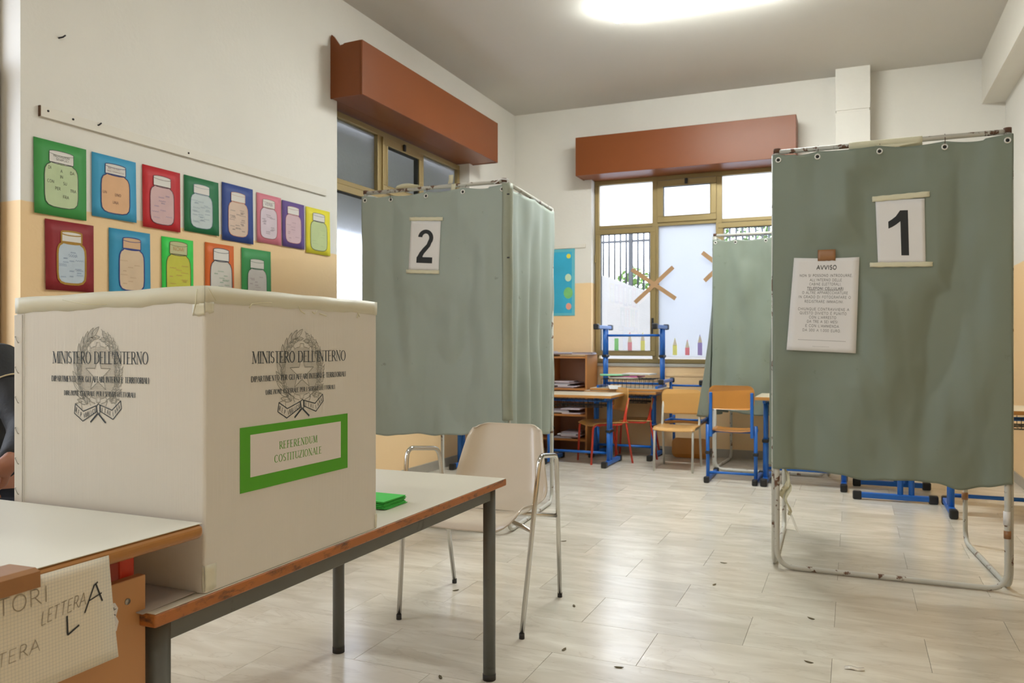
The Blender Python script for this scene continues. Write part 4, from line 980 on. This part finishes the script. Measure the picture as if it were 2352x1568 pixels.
sign(b2, 'white sheet with a bold number 2 taped to the booth curtain behind the chair', [(-2.450, 1.842), (-2.246, 1.826), (-2.262, 1.530), (-2.468, 1.545)], two,
     [(-2.462, 1.852, -2.232, 1.838, .022), (-2.485, 1.537, -2.258, 1.524, .022)])
# notice
av = thing('notice_sheet', 'printed white AVVISO notice hanging from brown tape on the booth curtain', 'notice', (-.13, 4.04, 1.3)); B = av.location
q4 = [(-.262, 1.512), (.026, 1.504), (.011, 1.055), (-.296, 1.070)]
def fA(u, v, l):
    (xa, za), (xb, zb), (xc, zc), (xd, zd) = q4; x = (xd+(xc-xd)*u)*(1-v)+(xa+(xb-xa)*u)*v; z = (zd+(zc-zd)*u)*(1-v)+(za+(zb-za)*u)*v
    fold = .006*max(0, 1-abs(v-.49)/.25); return (x, 4.050-fold-l, z-.004*sin(pi*u)*(1 if v > .95 else 0))
g = [[fA(j/10, i/20, 0) for j in range(11)] for i in range(21)]
MB().sheet(g, .0004, (0, -1, 0)).build('sheet', PAPER, av, B)
d = Decal(fA, .0008)
def line(t, c, y, w, h=.024, k=.11, gap=.16):
    d.text(t, c, y, h, width=w, thin=k, thick=k, serif=False, align='c', gap=gap)
line('AVVISO', .515, .873, .30, .042, .20)
rows = [('NON SI POSSONO INTRODURRE,', .51, .795, .80), ("ALL'INTERNO DELLE", .513, .748, .48), ('CABINE ELETTORALI,', .508, .704, .48), ('TELEFONI CELLULARI', .512, .657, .545), ('O ALTRE APPARECCHIATURE', .51, .612, .68), ('IN GRADO DI FOTOGRAFARE O', .508, .566, .775), ('REGISTRARE IMMAGINI.', .505, .518, .58),
        ('CHIUNQUE CONTRAVVIENE A', .502, .437, .755), ('QUESTO DIVIETO È PUNITO', .500, .394, .69), ("CON L'ARRESTO", .498, .350, .40), ('DA TRE A SEI MESI', .497, .305, .45), ("E CON L'AMMENDA", .497, .259, .49), ('DA 300 A 1.000 EURO.', .495, .212, .56)]
for t, c_, y_, w_ in rows: line(t, c_, y_, w_, .026, .17 if t == 'TELEFONI CELLULARI' else .115)
d.stroke([(.24, .650), (.78, .650)], .003)
for k in range(34): d.stroke([(.16+k*.0205, .118), (.173+k*.0205, .118)], .004)
for k in range(12): d.stroke([(.38+k*.02, .052), (.39+k*.02, .052)], .003)
d.build('lettering', mat('notice_ink', (.10, .10, .10), .7), av).location = -B
g = [[(-.155+.078*(j/6)+(.004 if i == 0 else 0)*sin(j), 4.0485-.002*sin(i)-(0), 1.492+.053*i/4+.002*sin(j*3)*(i == 0)) for j in range(7)] for i in range(5)]
MB().sheet(g, .0005, (0, -1, 0)).build('brown_tape', BTAPE, av, B)

# ------------------------------------------------------------------ school furniture
def school_desk(label, h):
    r = thing('school_desk', label, 'desk', (0, 0, 0), 'small blue-legged school desks'); w, dp = .35, .255
    MB().box(-w+.002, w-.002, -dp+.002, dp-.002, h-.002, h, .0006).build('tabletop', DTOP, r); MB().box(-w, w, -dp, dp, h-.024, h-.0021, .003).build('edge_band', DEDGE, r); MB().box(-w+.004, w-.004, -dp+.004, dp-.004, h-.0255, h-.0235, .0006).build('underside', DTOP, r)
    for s in (-1, 1):
        x = s*.285
        MB().box(x-.021, x+.021, -.225, .235, .012, .048, .006).build('foot', BLUEM, r)
        for y in (-.235, .245): MB().box(x-.025, x+.025, y-.03, y+.03, 0, .055, .01).build('foot_cap', BLACK, r)
        for y in (-.10, -.03):
            MB().tube([(x, y, .04), (x, y, .33)], .019, 12).tube([(x, y, .3), (x, y, h-.045)], .016, 12).build('post', BLUEM, r)
        MB().box(x-.024, x+.024, -.124, -.006, .30, .325, .006).build('clamp', BLACK, r)
        MB().box(x-.012, x+.012, -.20, .20, h-.05, h-.025, .003).build('bracket', BLUEM, r)
    MB().tube([(-.27, -.065, .11), (.27, -.065, .11)], .012, 10).build('crossbar', BLUEM, r)
    MB().tube([(-.27, -.065, h-.06), (.27, -.065, h-.06)], .012, 10).build('crossbar', BLUEM, r)
    q = MB()
    for y in (-.20, -.14, -.02, .04, .10, .16, .2): q.tube([(-.25, y, h-.11), (.25, y, h-.11)], .0022, 5)
    for k in range(13): x = -.25+.5*k/12; q.tube([(x, -.205, h-.045), (x, -.205, h-.11), (x, .2, h-.11), (x, .2, h-.03)], .0022, 5)
    for z in (h-.05, h-.08): q.tube([(-.25, -.205, z), (.25, -.205, z)], .0024, 5)
    q.build('wire_basket', mat('black_wire', (.02, .02, .02), .4), r)
    return r
dk0 = school_desk('blue-legged school desk with a plywood chair tucked under, beside the booth marked 2', .641)
dk0.location = (-2.31, 7.03, 0)
def desk(label, loc, rz=0, h=None, inv=False):
    c = copy_tree(dk0); c['label'] = label; c.location = loc; c.rotation_euler = (0, 0, rz)
    if inv: c.rotation_euler = (pi, 0, rz)
    if h: c.scale = (1, 1, h/.641)
    return c
desk('school desk under the window carrying another desk upside down', (-2.04, 7.60, 0), h=.648)
desk('upside-down school desk standing on a desktop, blue legs pointing up', (-1.985, 7.60, 1.291), inv=True, h=.641)
desk('school desk right of the blue chair, half hidden by the booth marked 1', (-.35, 6.64, 0), h=.69)
desk('school desk turned sideways, seen below the curtain of the booth marked 1', (.27, 6.44, 0), rz=pi/2, h=.69)
desk('school desk behind the right post of the booth marked 1', (.865, 5.93, 0), h=.69)
desk('school desk by the poster wall, seen under the curtain of the booth marked 2', (-2.93, 6.42, 0), h=.645)

def tube_chair(label, name='school_chair', m=WHTM, ply=PLYL):
    r = thing(name, label, 'chair', (0, 0, 0), 'plywood school chairs'); w = .165
    g = [[(-.18+.36*i/10, -.175+.35*j/8, .372-.010*(1-((i-5)/5)**2)-(.02*(1-j/1.5)**2 if j < 1.5 else 0)) for j in range(9)] for i in range(11)]
    MB().sheet(g, .009, (0, 0, 1)).build('seat', ply, r)
    def rr(u, v, n=0): return u, v
    q = MB(); poly = []
    for cx, cz, a0 in ((.13, .515, -90), (.13, .645, 0), (-.13, .645, 90), (-.13, .515, 180)):
        for k in range(5): a = radians(a0+22.5*k); poly.append((cx+.045*cos(a), cz+.045*sin(a)))
    q.prism(poly, lambda u, v, dd: (u, dd+.02*(1-(u/.175)**2)+.15*(v-.47)*.25, v), .165, .174); q.build('backrest', ply, r)
    for s in (-1, 1):
        x = s*w
        MB().tube(rp_path([(x, -.185, 0), (x, -.165, .362), (x, .13, .355), (x, .185, .60)], .05, 5), .010, 10).build('leg', m, r)
        MB().tube(rp_path([(x+.002*s, .225, 0), (x, .150, .42), (x, .168, .52)], .06, 5), .010, 10).build('leg', m, r)
    MB().tube([(-w, -.10, .352), (w, -.10, .352)], .009, 8).build('crossbar', m, r)
    return r
c0 = tube_chair('small plywood chair with pale grey legs beside the rear booth curtain'); c0.location = (-1.42, 7.0, 0)
def recol(root, a, b):
    for ch in root.children:
        if ch.data and a in list(ch.data.materials):
            ch.data = ch.data.copy(); ch.data.materials[0] = b
def chair2(label, loc, rz, m=REDM, ply=None, sc=1.0):
    c = copy_tree(c0); c['label'] = label; c.location = loc; c.rotation_euler = (0, 0, rz); c.scale = (sc, sc, sc); recol(c, WHTM, m)
    if ply: recol(c, PLYL, ply)
    return c
chair2('red-framed plywood chair pushed under the desk beside the booth marked 2', (-2.15, 7.17, 0), radians(-50))
chair2('red-framed plywood chair under the desk that carries the upside-down one', (-1.95, 7.62, 0), radians(-82), sc=.97)
sit = chair2('red-framed chair under the seated person in the black jacket', (-2.63, 1.72, 0), radians(12), sc=1.12)

def sled_chair(label):
    r = thing('school_chair', label, 'chair', (0, 0, 0), 'plywood school chairs')
    q = MB(); poly = []
    for cx, cz, a0 in ((.125, .63, -90), (.125, .72, 0), (-.125, .72, 90), (-.125, .63, 180)):
        for k in range(5): a = radians(a0+22.5*k); poly.append((cx+.05*cos(a), cz+.05*sin(a)))
    q.prism(poly, lambda u, v, dd: (u, dd-.02*(1-(u/.175)**2)-.02*(v-.6), v), -.205, -.194); q.build('backrest', PLY, r)
    g = [[(-.165+.33*i/10, -.165+.36*j/8, .408-.012*(1-((i-5)/5)**2)-(.025*((j-6)/2)**2 if j > 6 else 0)) for j in range(9)] for i in range(11)]
    MB().sheet(g, .010, (0, 0, 1)).build('seat', PLY, r)
    for s in (-1, 1):
        x = s*.158
        MB().box(x-.012, x+.012, -.225, -.200, .36, .715, .005).build('back_post', BLUEM, r)
        MB().box(x-.011, x+.011, -.20, .15, .375, .40, .004).build('seat_rail', BLUEM, r)
        x = s*.184
        MB().tube([(x, -.19, .04), (x, -.19, .455)], .0145, 12).build('leg', BLUEM, r)
        MB().box(x-.02, x+.02, -.215, -.165, .22, .245, .005).build('clamp', BLACK, r)
        MB().box(x-.015, x+.015, -.24, .22, .01, .038, .005).build('foot', BLUEM, r)
        for y in (-.255, .235): MB().box(x-.021, x+.021, y-.026, y+.026, 0, .05, .01).build('foot_cap', BLACK, r)
    MB().tube([(-.175, -.19, .075), (.175, -.19, .075)], .010, 10).build('crossbar', BLUEM, r)
    MB().tube([(-.15, .0, .385), (.15, .0, .385)], .010, 10).build('crossbar', BLUEM, r)
    return r
sc0 = sled_chair('blue-framed plywood chair with its back turned, left of a school desk'); sc0.location = (-.885, 6.66, 0)
c = copy_tree(sc0); c['label'] = 'upside-down blue-framed chair behind the pale-legged chair, backrest on the floor'; c.location = (-1.44, 7.50, .772); c.rotation_euler = (pi, 0, 0)

# papers on the inverted desk, note
for k, (x, y, rz, col, lb) in enumerate(((-2.02, 7.48, .1, (.62, .60, .56), 'white magazine lying on the wire basket of the upside-down desk'), (-2.0, 7.50, -.15, (.72, .18, .42), 'pink magazine on top of the pile on the wire basket'), (-2.12, 7.46, .3, (.16, .45, .22), 'green exercise book in the pile on the wire basket'), (-1.88, 7.47, -.1, (.55, .54, .50), 'grey-white leaflet at the end of the pile on the wire basket'))):
    o = MB().box(-.14, .14, -.10, .10, 0, .012, .002).build('magazine', mat('mag%d' % k, col, .5, var=.2, vscale=20)); o.location = (x, y, .7675+.0125*k); o.rotation_euler = (0, 0, rz); tag(o, lb, 'magazine', 'magazines on the wire basket')
o = MB().prism([(-.05, 0), (.045, .0), (.06, .04), (-.07, .04)], lambda u, v, dd: (-2.08+u, dd+v*.3, .669+v*.9), 7.325, 7.326).build('paper_note', PAPER); tag(o, 'white folded paper note propped at the front edge of the desk', 'paper')

# bookcase
bc = thing('bookcase', 'low orange wood bookcase with open shelves in the corner', 'bookcase', (-2.87, 7.70, 0)); B = bc.location
for x in (-3.30, -2.84, -2.436): MB().box(x, x+.018, 7.52, 7.87, 0, .99, .001).build('side_panel', WOODS, bc, B)
for z in (.972, .655, .395, .15): MB().box(-3.282, -2.436, 7.522, 7.86, z-.018, z, .001).build('shelf', WOODS, bc, B)
MB().box(-3.282, -2.436, 7.862, 7.872, .0, .97).build('back_panel', WOODI, bc, B)
rnd = random.Random(5)
for (z, n, x0, x1, lbz) in ((.991, 7, -2.95, -2.50, 'lying on top of the bookcase'), (.656, 6, -2.75, -2.58, 'on the upper shelf of the bookcase'), (.396, 5, -2.75, -2.58, 'on the middle shelf of the bookcase'), (.151, 6, -2.72, -2.6, 'on the lowest shelf of the bookcase')):
    for k in range(n):
        cx = x0+(x1-x0)*(k % 3)/2.0 if n == 7 else x0+(x1-x0)*rnd.random(); kk = (k//3 if n == 7 else k)
        cols = [((.60, .58, .60), 'white'), ((.45, .44, .50), 'grey'), ((.25, .20, .22), 'dark'), ((.62, .55, .60), 'pale')]; col, cn = cols[(k+int(z*10)) % 4]
        a = rnd.uniform(-.2, .2); hw = .10; cx = min(cx, -2.56) if z < .9 else cx
        o = MB().box(-hw, hw, -.14, .14, 0, .010, .002).build('exercise_book', mat('book_'+cn, col, .6, var=.08)); o.location = (cx, 7.69, z+.0005+kk*.0108); o.rotation_euler = (0, 0, a if z > .9 else a*.2)
        pos = ['bottom', 'second', 'third', 'fourth', 'fifth', 'sixth'][kk]+(' of pile' if kk == 0 else ' from pile bottom')
        pile = ['', ' by the booth', ' in the middle', ' by the window'][1+k % 3] if n == 7 else ''
        lbs = lbz.replace('lying on top of the bookcase', 'on top of bookcase').replace(' of the bookcase', ''); tag(o, f'{cn} exercise book, {pos}{pile}, {lbs}', 'book', 'exercise books '+lbz)

# ------------------------------------------------------------------ floor litter
for k, (x, y, lb) in enumerate(((-.598, 4.087, 'dry leaf bit on the floor in mid room, nearer the booth marked 1'), (-.582, 3.702, 'brown leaf bit on the floor in the middle aisle'), (-.155, 3.40, 'dark twig on the floor before the booth marked 1'), (-1.481, 4.187, 'leaf bit on the floor behind the armchair'), (-1.076, 3.169, 'small brown crumb by the armchair rear leg'), (-.732, 2.628, 'leaf bit with stalk on the near floor tiles'), (-.955, 2.704, 'dark crumb near the armchair front leg'), (-.141, 2.93, 'brown twig on the near floor beside a plastic scrap'), (-1.628, 3.163, 'dark crumb under the armchair'), (-1.251, 2.318, 'brown leaf bit by the front table leg'))):
    o = MB().prism([(-.016, 0), (-.008, .006), (.008, .005), (.017, 0), (.006, -.005), (-.008, -.004)], lambda u, v, dd: (u, v, dd+.002*abs(u)/.016), .0003, .0018).build('leaf_bit', DIRT); o.location = (x, y, 0); o.rotation_euler = (0, 0, k*1.3); tag(o, lb, 'litter', 'leaf bits and crumbs on the floor')
o = MB().sheet([[(-.02+.02*i, -.014+.014*j, .001+.004*(i % 2)+.003*(j % 2)) for j in range(3)] for i in range(4)], .0008, (0, 0, 1)).build('plastic_scrap', mat('clear_scrap', (.75, .70, .62), .15)); o.location = (-.007, 2.93, 0); tag(o, 'shiny crumpled plastic scrap on the near floor', 'litter')

# ------------------------------------------------------------------ seated person behind the box
pe = thing('person', 'person in black jacket seated behind the ballot box, hands folded', 'person', (-2.6, 1.7, 0)); PB = pe.location
def skin(name, nodes, edges, m, parent, root=0, sub=2):
    me = bpy.data.meshes.new(name); me.from_pydata([Vector(p[:3])-PB for p in nodes], edges, []); o = bpy.data.objects.new(name, me); C.objects.link(o); o.parent = parent
    md = o.modifiers.new('skin', 'SKIN'); md.use_smooth_shade = True
    if not me.skin_vertices: 
        bm = bmesh.new(); bm.from_mesh(me); bm.verts.layers.skin.verify(); bm.to_mesh(me); bm.free()
    for i, p in enumerate(nodes):
        sv = me.skin_vertices[0].data[i]; rx = p[3]; ry = p[4] if len(p) > 4 else p[3]; sv.radius = (rx, ry); sv.use_root = (i == root)
    o.modifiers.new('sub', 'SUBSURF').levels = sub; o.modifiers['sub'].render_levels = sub
    me.materials.append(m); return o
Rz = Matrix.Rotation(radians(10), 3, 'Z')
sh = (-2.465, 1.66, 1.045); el = (-2.275, 1.62, .845); wr = (-2.125, 1.468, .775)
shR = (-2.80, 1.64, 1.045); elR = (-2.84, 1.52, .80); wrR = (-2.62, 1.34, .72)
elR = (-2.62, 1.50, .80); wrR = (-2.33, 1.40, .715)
body = [(-2.63, 1.73, .50, .13, .11), (-2.63, 1.72, .72, .125, .095), (-2.63, 1.68, .95, .14, .10), (-2.63, 1.665, 1.05, .10, .08), (-2.63, 1.655, 1.13, .05), (-2.63, 1.64, 1.18, .05), (-2.63, 1.62, 1.26, .078, .09), (-2.63, 1.615, 1.33, .085, .095), (-2.63, 1.62, 1.39, .055),
        (*sh, .05), (*el, .038), (*wr, .026), (*shR, .05), (*elR, .038), (*wrR, .026),
        (-2.54, 1.68, .50, .08), (-2.50, 1.32, .50, .055), (-2.50, 1.28, .10, .035), (-2.72, 1.68, .50, .08), (-2.74, 1.32, .50, .055), (-2.74, 1.28, .10, .035)]
be = [(0, 1), (1, 2), (2, 3), (3, 4), (4, 5), (5, 6), (6, 7), (7, 8), (3, 9), (9, 10), (10, 11), (3, 12), (12, 13), (13, 14), (0, 15), (15, 16), (16, 17), (0, 18), (18, 19), (19, 20)]
def hand(w, fwd, side, up, nodes, edges, base):
    w = Vector(w); f = Vector(fwd).normalized(); s = Vector(side).normalized(); u = Vector(up).normalized()
    palm = w+f*.035; nodes.append((*palm, .024, .016)); pi_ = len(nodes)-1; edges.append((base, pi_))
    for k, (o, L) in enumerate(((-.030, .030), (-.010, .034), (.010, .033), (.028, .026))):
        a = palm+f*.035+s*o; b = a+f*L*.8-u*L*.35; c2 = b+f*L*.35-u*L*.75; d2 = c2-f*L*.25-u*L*.55
        i0 = len(nodes); nodes += [(*a, .0105), (*b, .0090), (*c2, .0082), (*d2, .0068)]; edges += [(pi_, i0), (i0, i0+1), (i0+1, i0+2), (i0+2, i0+3)]
    a = palm-s*.030-f*.005; b = a-s*.022+f*.020-u*.006; c2 = b+f*.026-u*.010
    i0 = len(nodes); nodes += [(*a, .0125), (*b, .0105), (*c2, .0085)]; edges += [(pi_, i0), (i0, i0+1), (i0+1, i0+2)]
hand(wr, (-.62, -.50, -.38), (.1, -.62, .75), (.55, -.70, .45), body, be, 11)
hand(wrR, (.85, -.1, .1), (0, .6, -.75), (-.1, -.6, .6), body, be, 14)
skin('body', body, be, SKIN, pe)
jk = [(-2.63, 1.73, .58, .15, .125), (-2.63, 1.72, .72, .148, .115), (-2.63, 1.68, .95, .165, .12), (-2.63, 1.665, 1.055, .12, .095), (-2.63, 1.66, 1.115, .065), (*sh, .066), (-2.375, 1.642, .95, .060), (*el, .054), (-2.195, 1.54, .808, .046), (wr[0]-.004, wr[1]+.006, wr[2]+.004, .039), (*shR, .066), (*elR, .052), (wrR[0], wrR[1], wrR[2], .038)]
jo = skin('jacket', jk, [(0, 1), (1, 2), (2, 3), (3, 4), (3, 5), (5, 6), (6, 7), (7, 8), (8, 9), (3, 10), (10, 11), (11, 12)], JACKET, pe)
skin('trousers', [(-2.63, 1.73, .53, .14, .12), (-2.54, 1.66, .52, .095), (-2.50, 1.32, .52, .072), (-2.50, 1.29, .14, .05), (-2.72, 1.66, .52, .095), (-2.74, 1.32, .52, .072), (-2.74, 1.29, .14, .05)], [(0, 1), (1, 2), (2, 3), (0, 4), (4, 5), (5, 6)], JEANS, pe)
for x in (-2.50, -2.74): skin('shoe', [(x, 1.31, .045, .045), (x, 1.22, .04, .045, .038), (x, 1.13, .03, .038, .026)], [(0, 1), (1, 2)], BLACK, pe)
skin('hair', [(-2.63, 1.68, 1.22, .06), (-2.63, 1.665, 1.32, .095), (-2.63, 1.64, 1.41, .09, .095), (-2.63, 1.58, 1.425, .05)], [(0, 1), (1, 2), (2, 3)], HAIR, pe)
MB().tube([(-2.63, 1.515, 1.315), (-2.63, 1.50, 1.285), (-2.63, 1.52, 1.278)], [.007, .013, .01], 8).build('nose', SKIN, pe, PB)
for s in (-1, 1):
    MB().tube([(-2.63+s*.03, 1.545, 1.325), (-2.63+s*.03, 1.53, 1.325)], .010, 10).build('eye', mat('eye_white', (.7, .7, .7), .2), pe, PB)
    MB().tube([(-2.63+s*.085, 1.62, 1.335), (-2.63+s*.095, 1.63, 1.31), (-2.63+s*.088, 1.615, 1.28)], [.010, .013, .008], 8).build('ear', SKIN, pe, PB)
MB().tube([(-2.66, 1.535, 1.245), (-2.63, 1.528, 1.243), (-2.60, 1.535, 1.245)], .006, 8).build('mouth', mat('lips', (.4, .1, .08), .5), pe, PB)
pts = []
for i in range(17):
    a = radians(200+i*12); c_ = Vector((-2.39, 1.645, .965)); ax = (Vector(el)-Vector(sh)).normalized(); p = ax.cross(Vector((0, 0, 1))).normalized(); q_ = ax.cross(p)
    pts.append(c_+(p*cos(a)+q_*sin(a))*.0625)
MB().tube(pts, .0025, 6).build('piping', PIPING, jo, PB)

# ------------------------------------------------------------------ outside
MB().box(-30, 30, BY+.35, 40, -.6, .2).build('ground_outside', CONC, kind='structure')
MB().box(-30, WX-.32, -20, 40, -.6, .15).build('ground_outside.001', CONC, kind='structure')
rw = thing('retaining_wall', 'pale sloping concrete retaining wall outside the window', 'wall', (-3, 11.2, .2)); B = rw.location
MB().prism([(-9, .2), (3, .2), (3, .75), (-1.2, 1.2), (-2.66, 1.83), (-3.28, 2.07), (-9, 2.15)], lambda u, v, dd: (u, dd, v), 11.0, 11.25).build('concrete', CONC, rw, B)
MB().box(-9, 3, 11.25, 16, .2, .75).build('bank', CONC, rw, B)
fc = thing('iron_railing', 'dark iron railing with upright bars on the sloping wall outside', 'railing', (-3, 11.13, 1.8)); B = fc.location
for k in range(64):
    x = -5.2+k*.085; zt = 2.85; zb = 2.08 if x < -3.28 else (2.07-(x+3.28)*.387 if x < -2.66 else 1.83-(x+2.66)*.43)
    zb = max(zb, 1.0)
    MB().tube([(x, 11.13, zb-.02), (x, 11.13, zt)], .015, 5).build('bar', IRON, fc, B)
for z in (2.80, 2.55): MB().box(-5.3, .2, 11.115, 11.145, z, z+.03).build('rail', IRON, fc, B)
MB().box(-2.95, -2.90, 11.10, 11.16, 1.9, 2.9).build('post', IRON, fc, B)
def shrub(label, c, r, n, m, name='shrub'):
    s = thing(name, label, 'shrub', c, 'shrubs behind the railing'); rn = random.Random(int(c[0]*100)); q = MB(); c = Vector(c)
    for k in range(n):
        d_ = Vector((rn.gauss(0, 1), rn.gauss(0, 1), rn.gauss(0, 1))).normalized()*rn.random()**.4; p = Vector((d_.x*r[0], d_.y*r[1], d_.z*r[2]+r[2]*.8))
        a = Vector((rn.gauss(0, 1), rn.gauss(0, 1), rn.gauss(0, 1))).normalized(); b = a.cross(Vector((rn.random(), rn.random(), 1))).normalized(); L = .05
        q.add([p-a*L, p+b*L*.5, p+a*L, p-b*L*.5], [[0, 1, 2, 3]])
    q.build('foliage', m, s)['kind'] = 'stuff'
    MB().tube([(0, 0, 0), (.02, 0, r[2]*.9)], [.03, .01], 6).build('stem', DIRT, s)
LF2 = mat('bright_leaf', (.20, .36, .07), .6, var=.4, vscale=9)
shrub('bright green leafy shrub behind the railing, seen through the left pane', (-3.05, 11.8, 1.55), (.35, .3, .4), 500, LF2)
shrub('second green shrub growing behind the railing further along', (-2.3, 11.9, 1.2), (.4, .3, .45), 500, LF2)
shrub('dark green tree-like shrub outside the upper right part of the window', (-1.35, 12.5, 1.2), (.7, .5, 1.2), 1200, LEAF)
shrub('broad dark shrub far outside the window', (.9, 13.0, 1.2), (.9, .5, 1.2), 1200, LEAF)
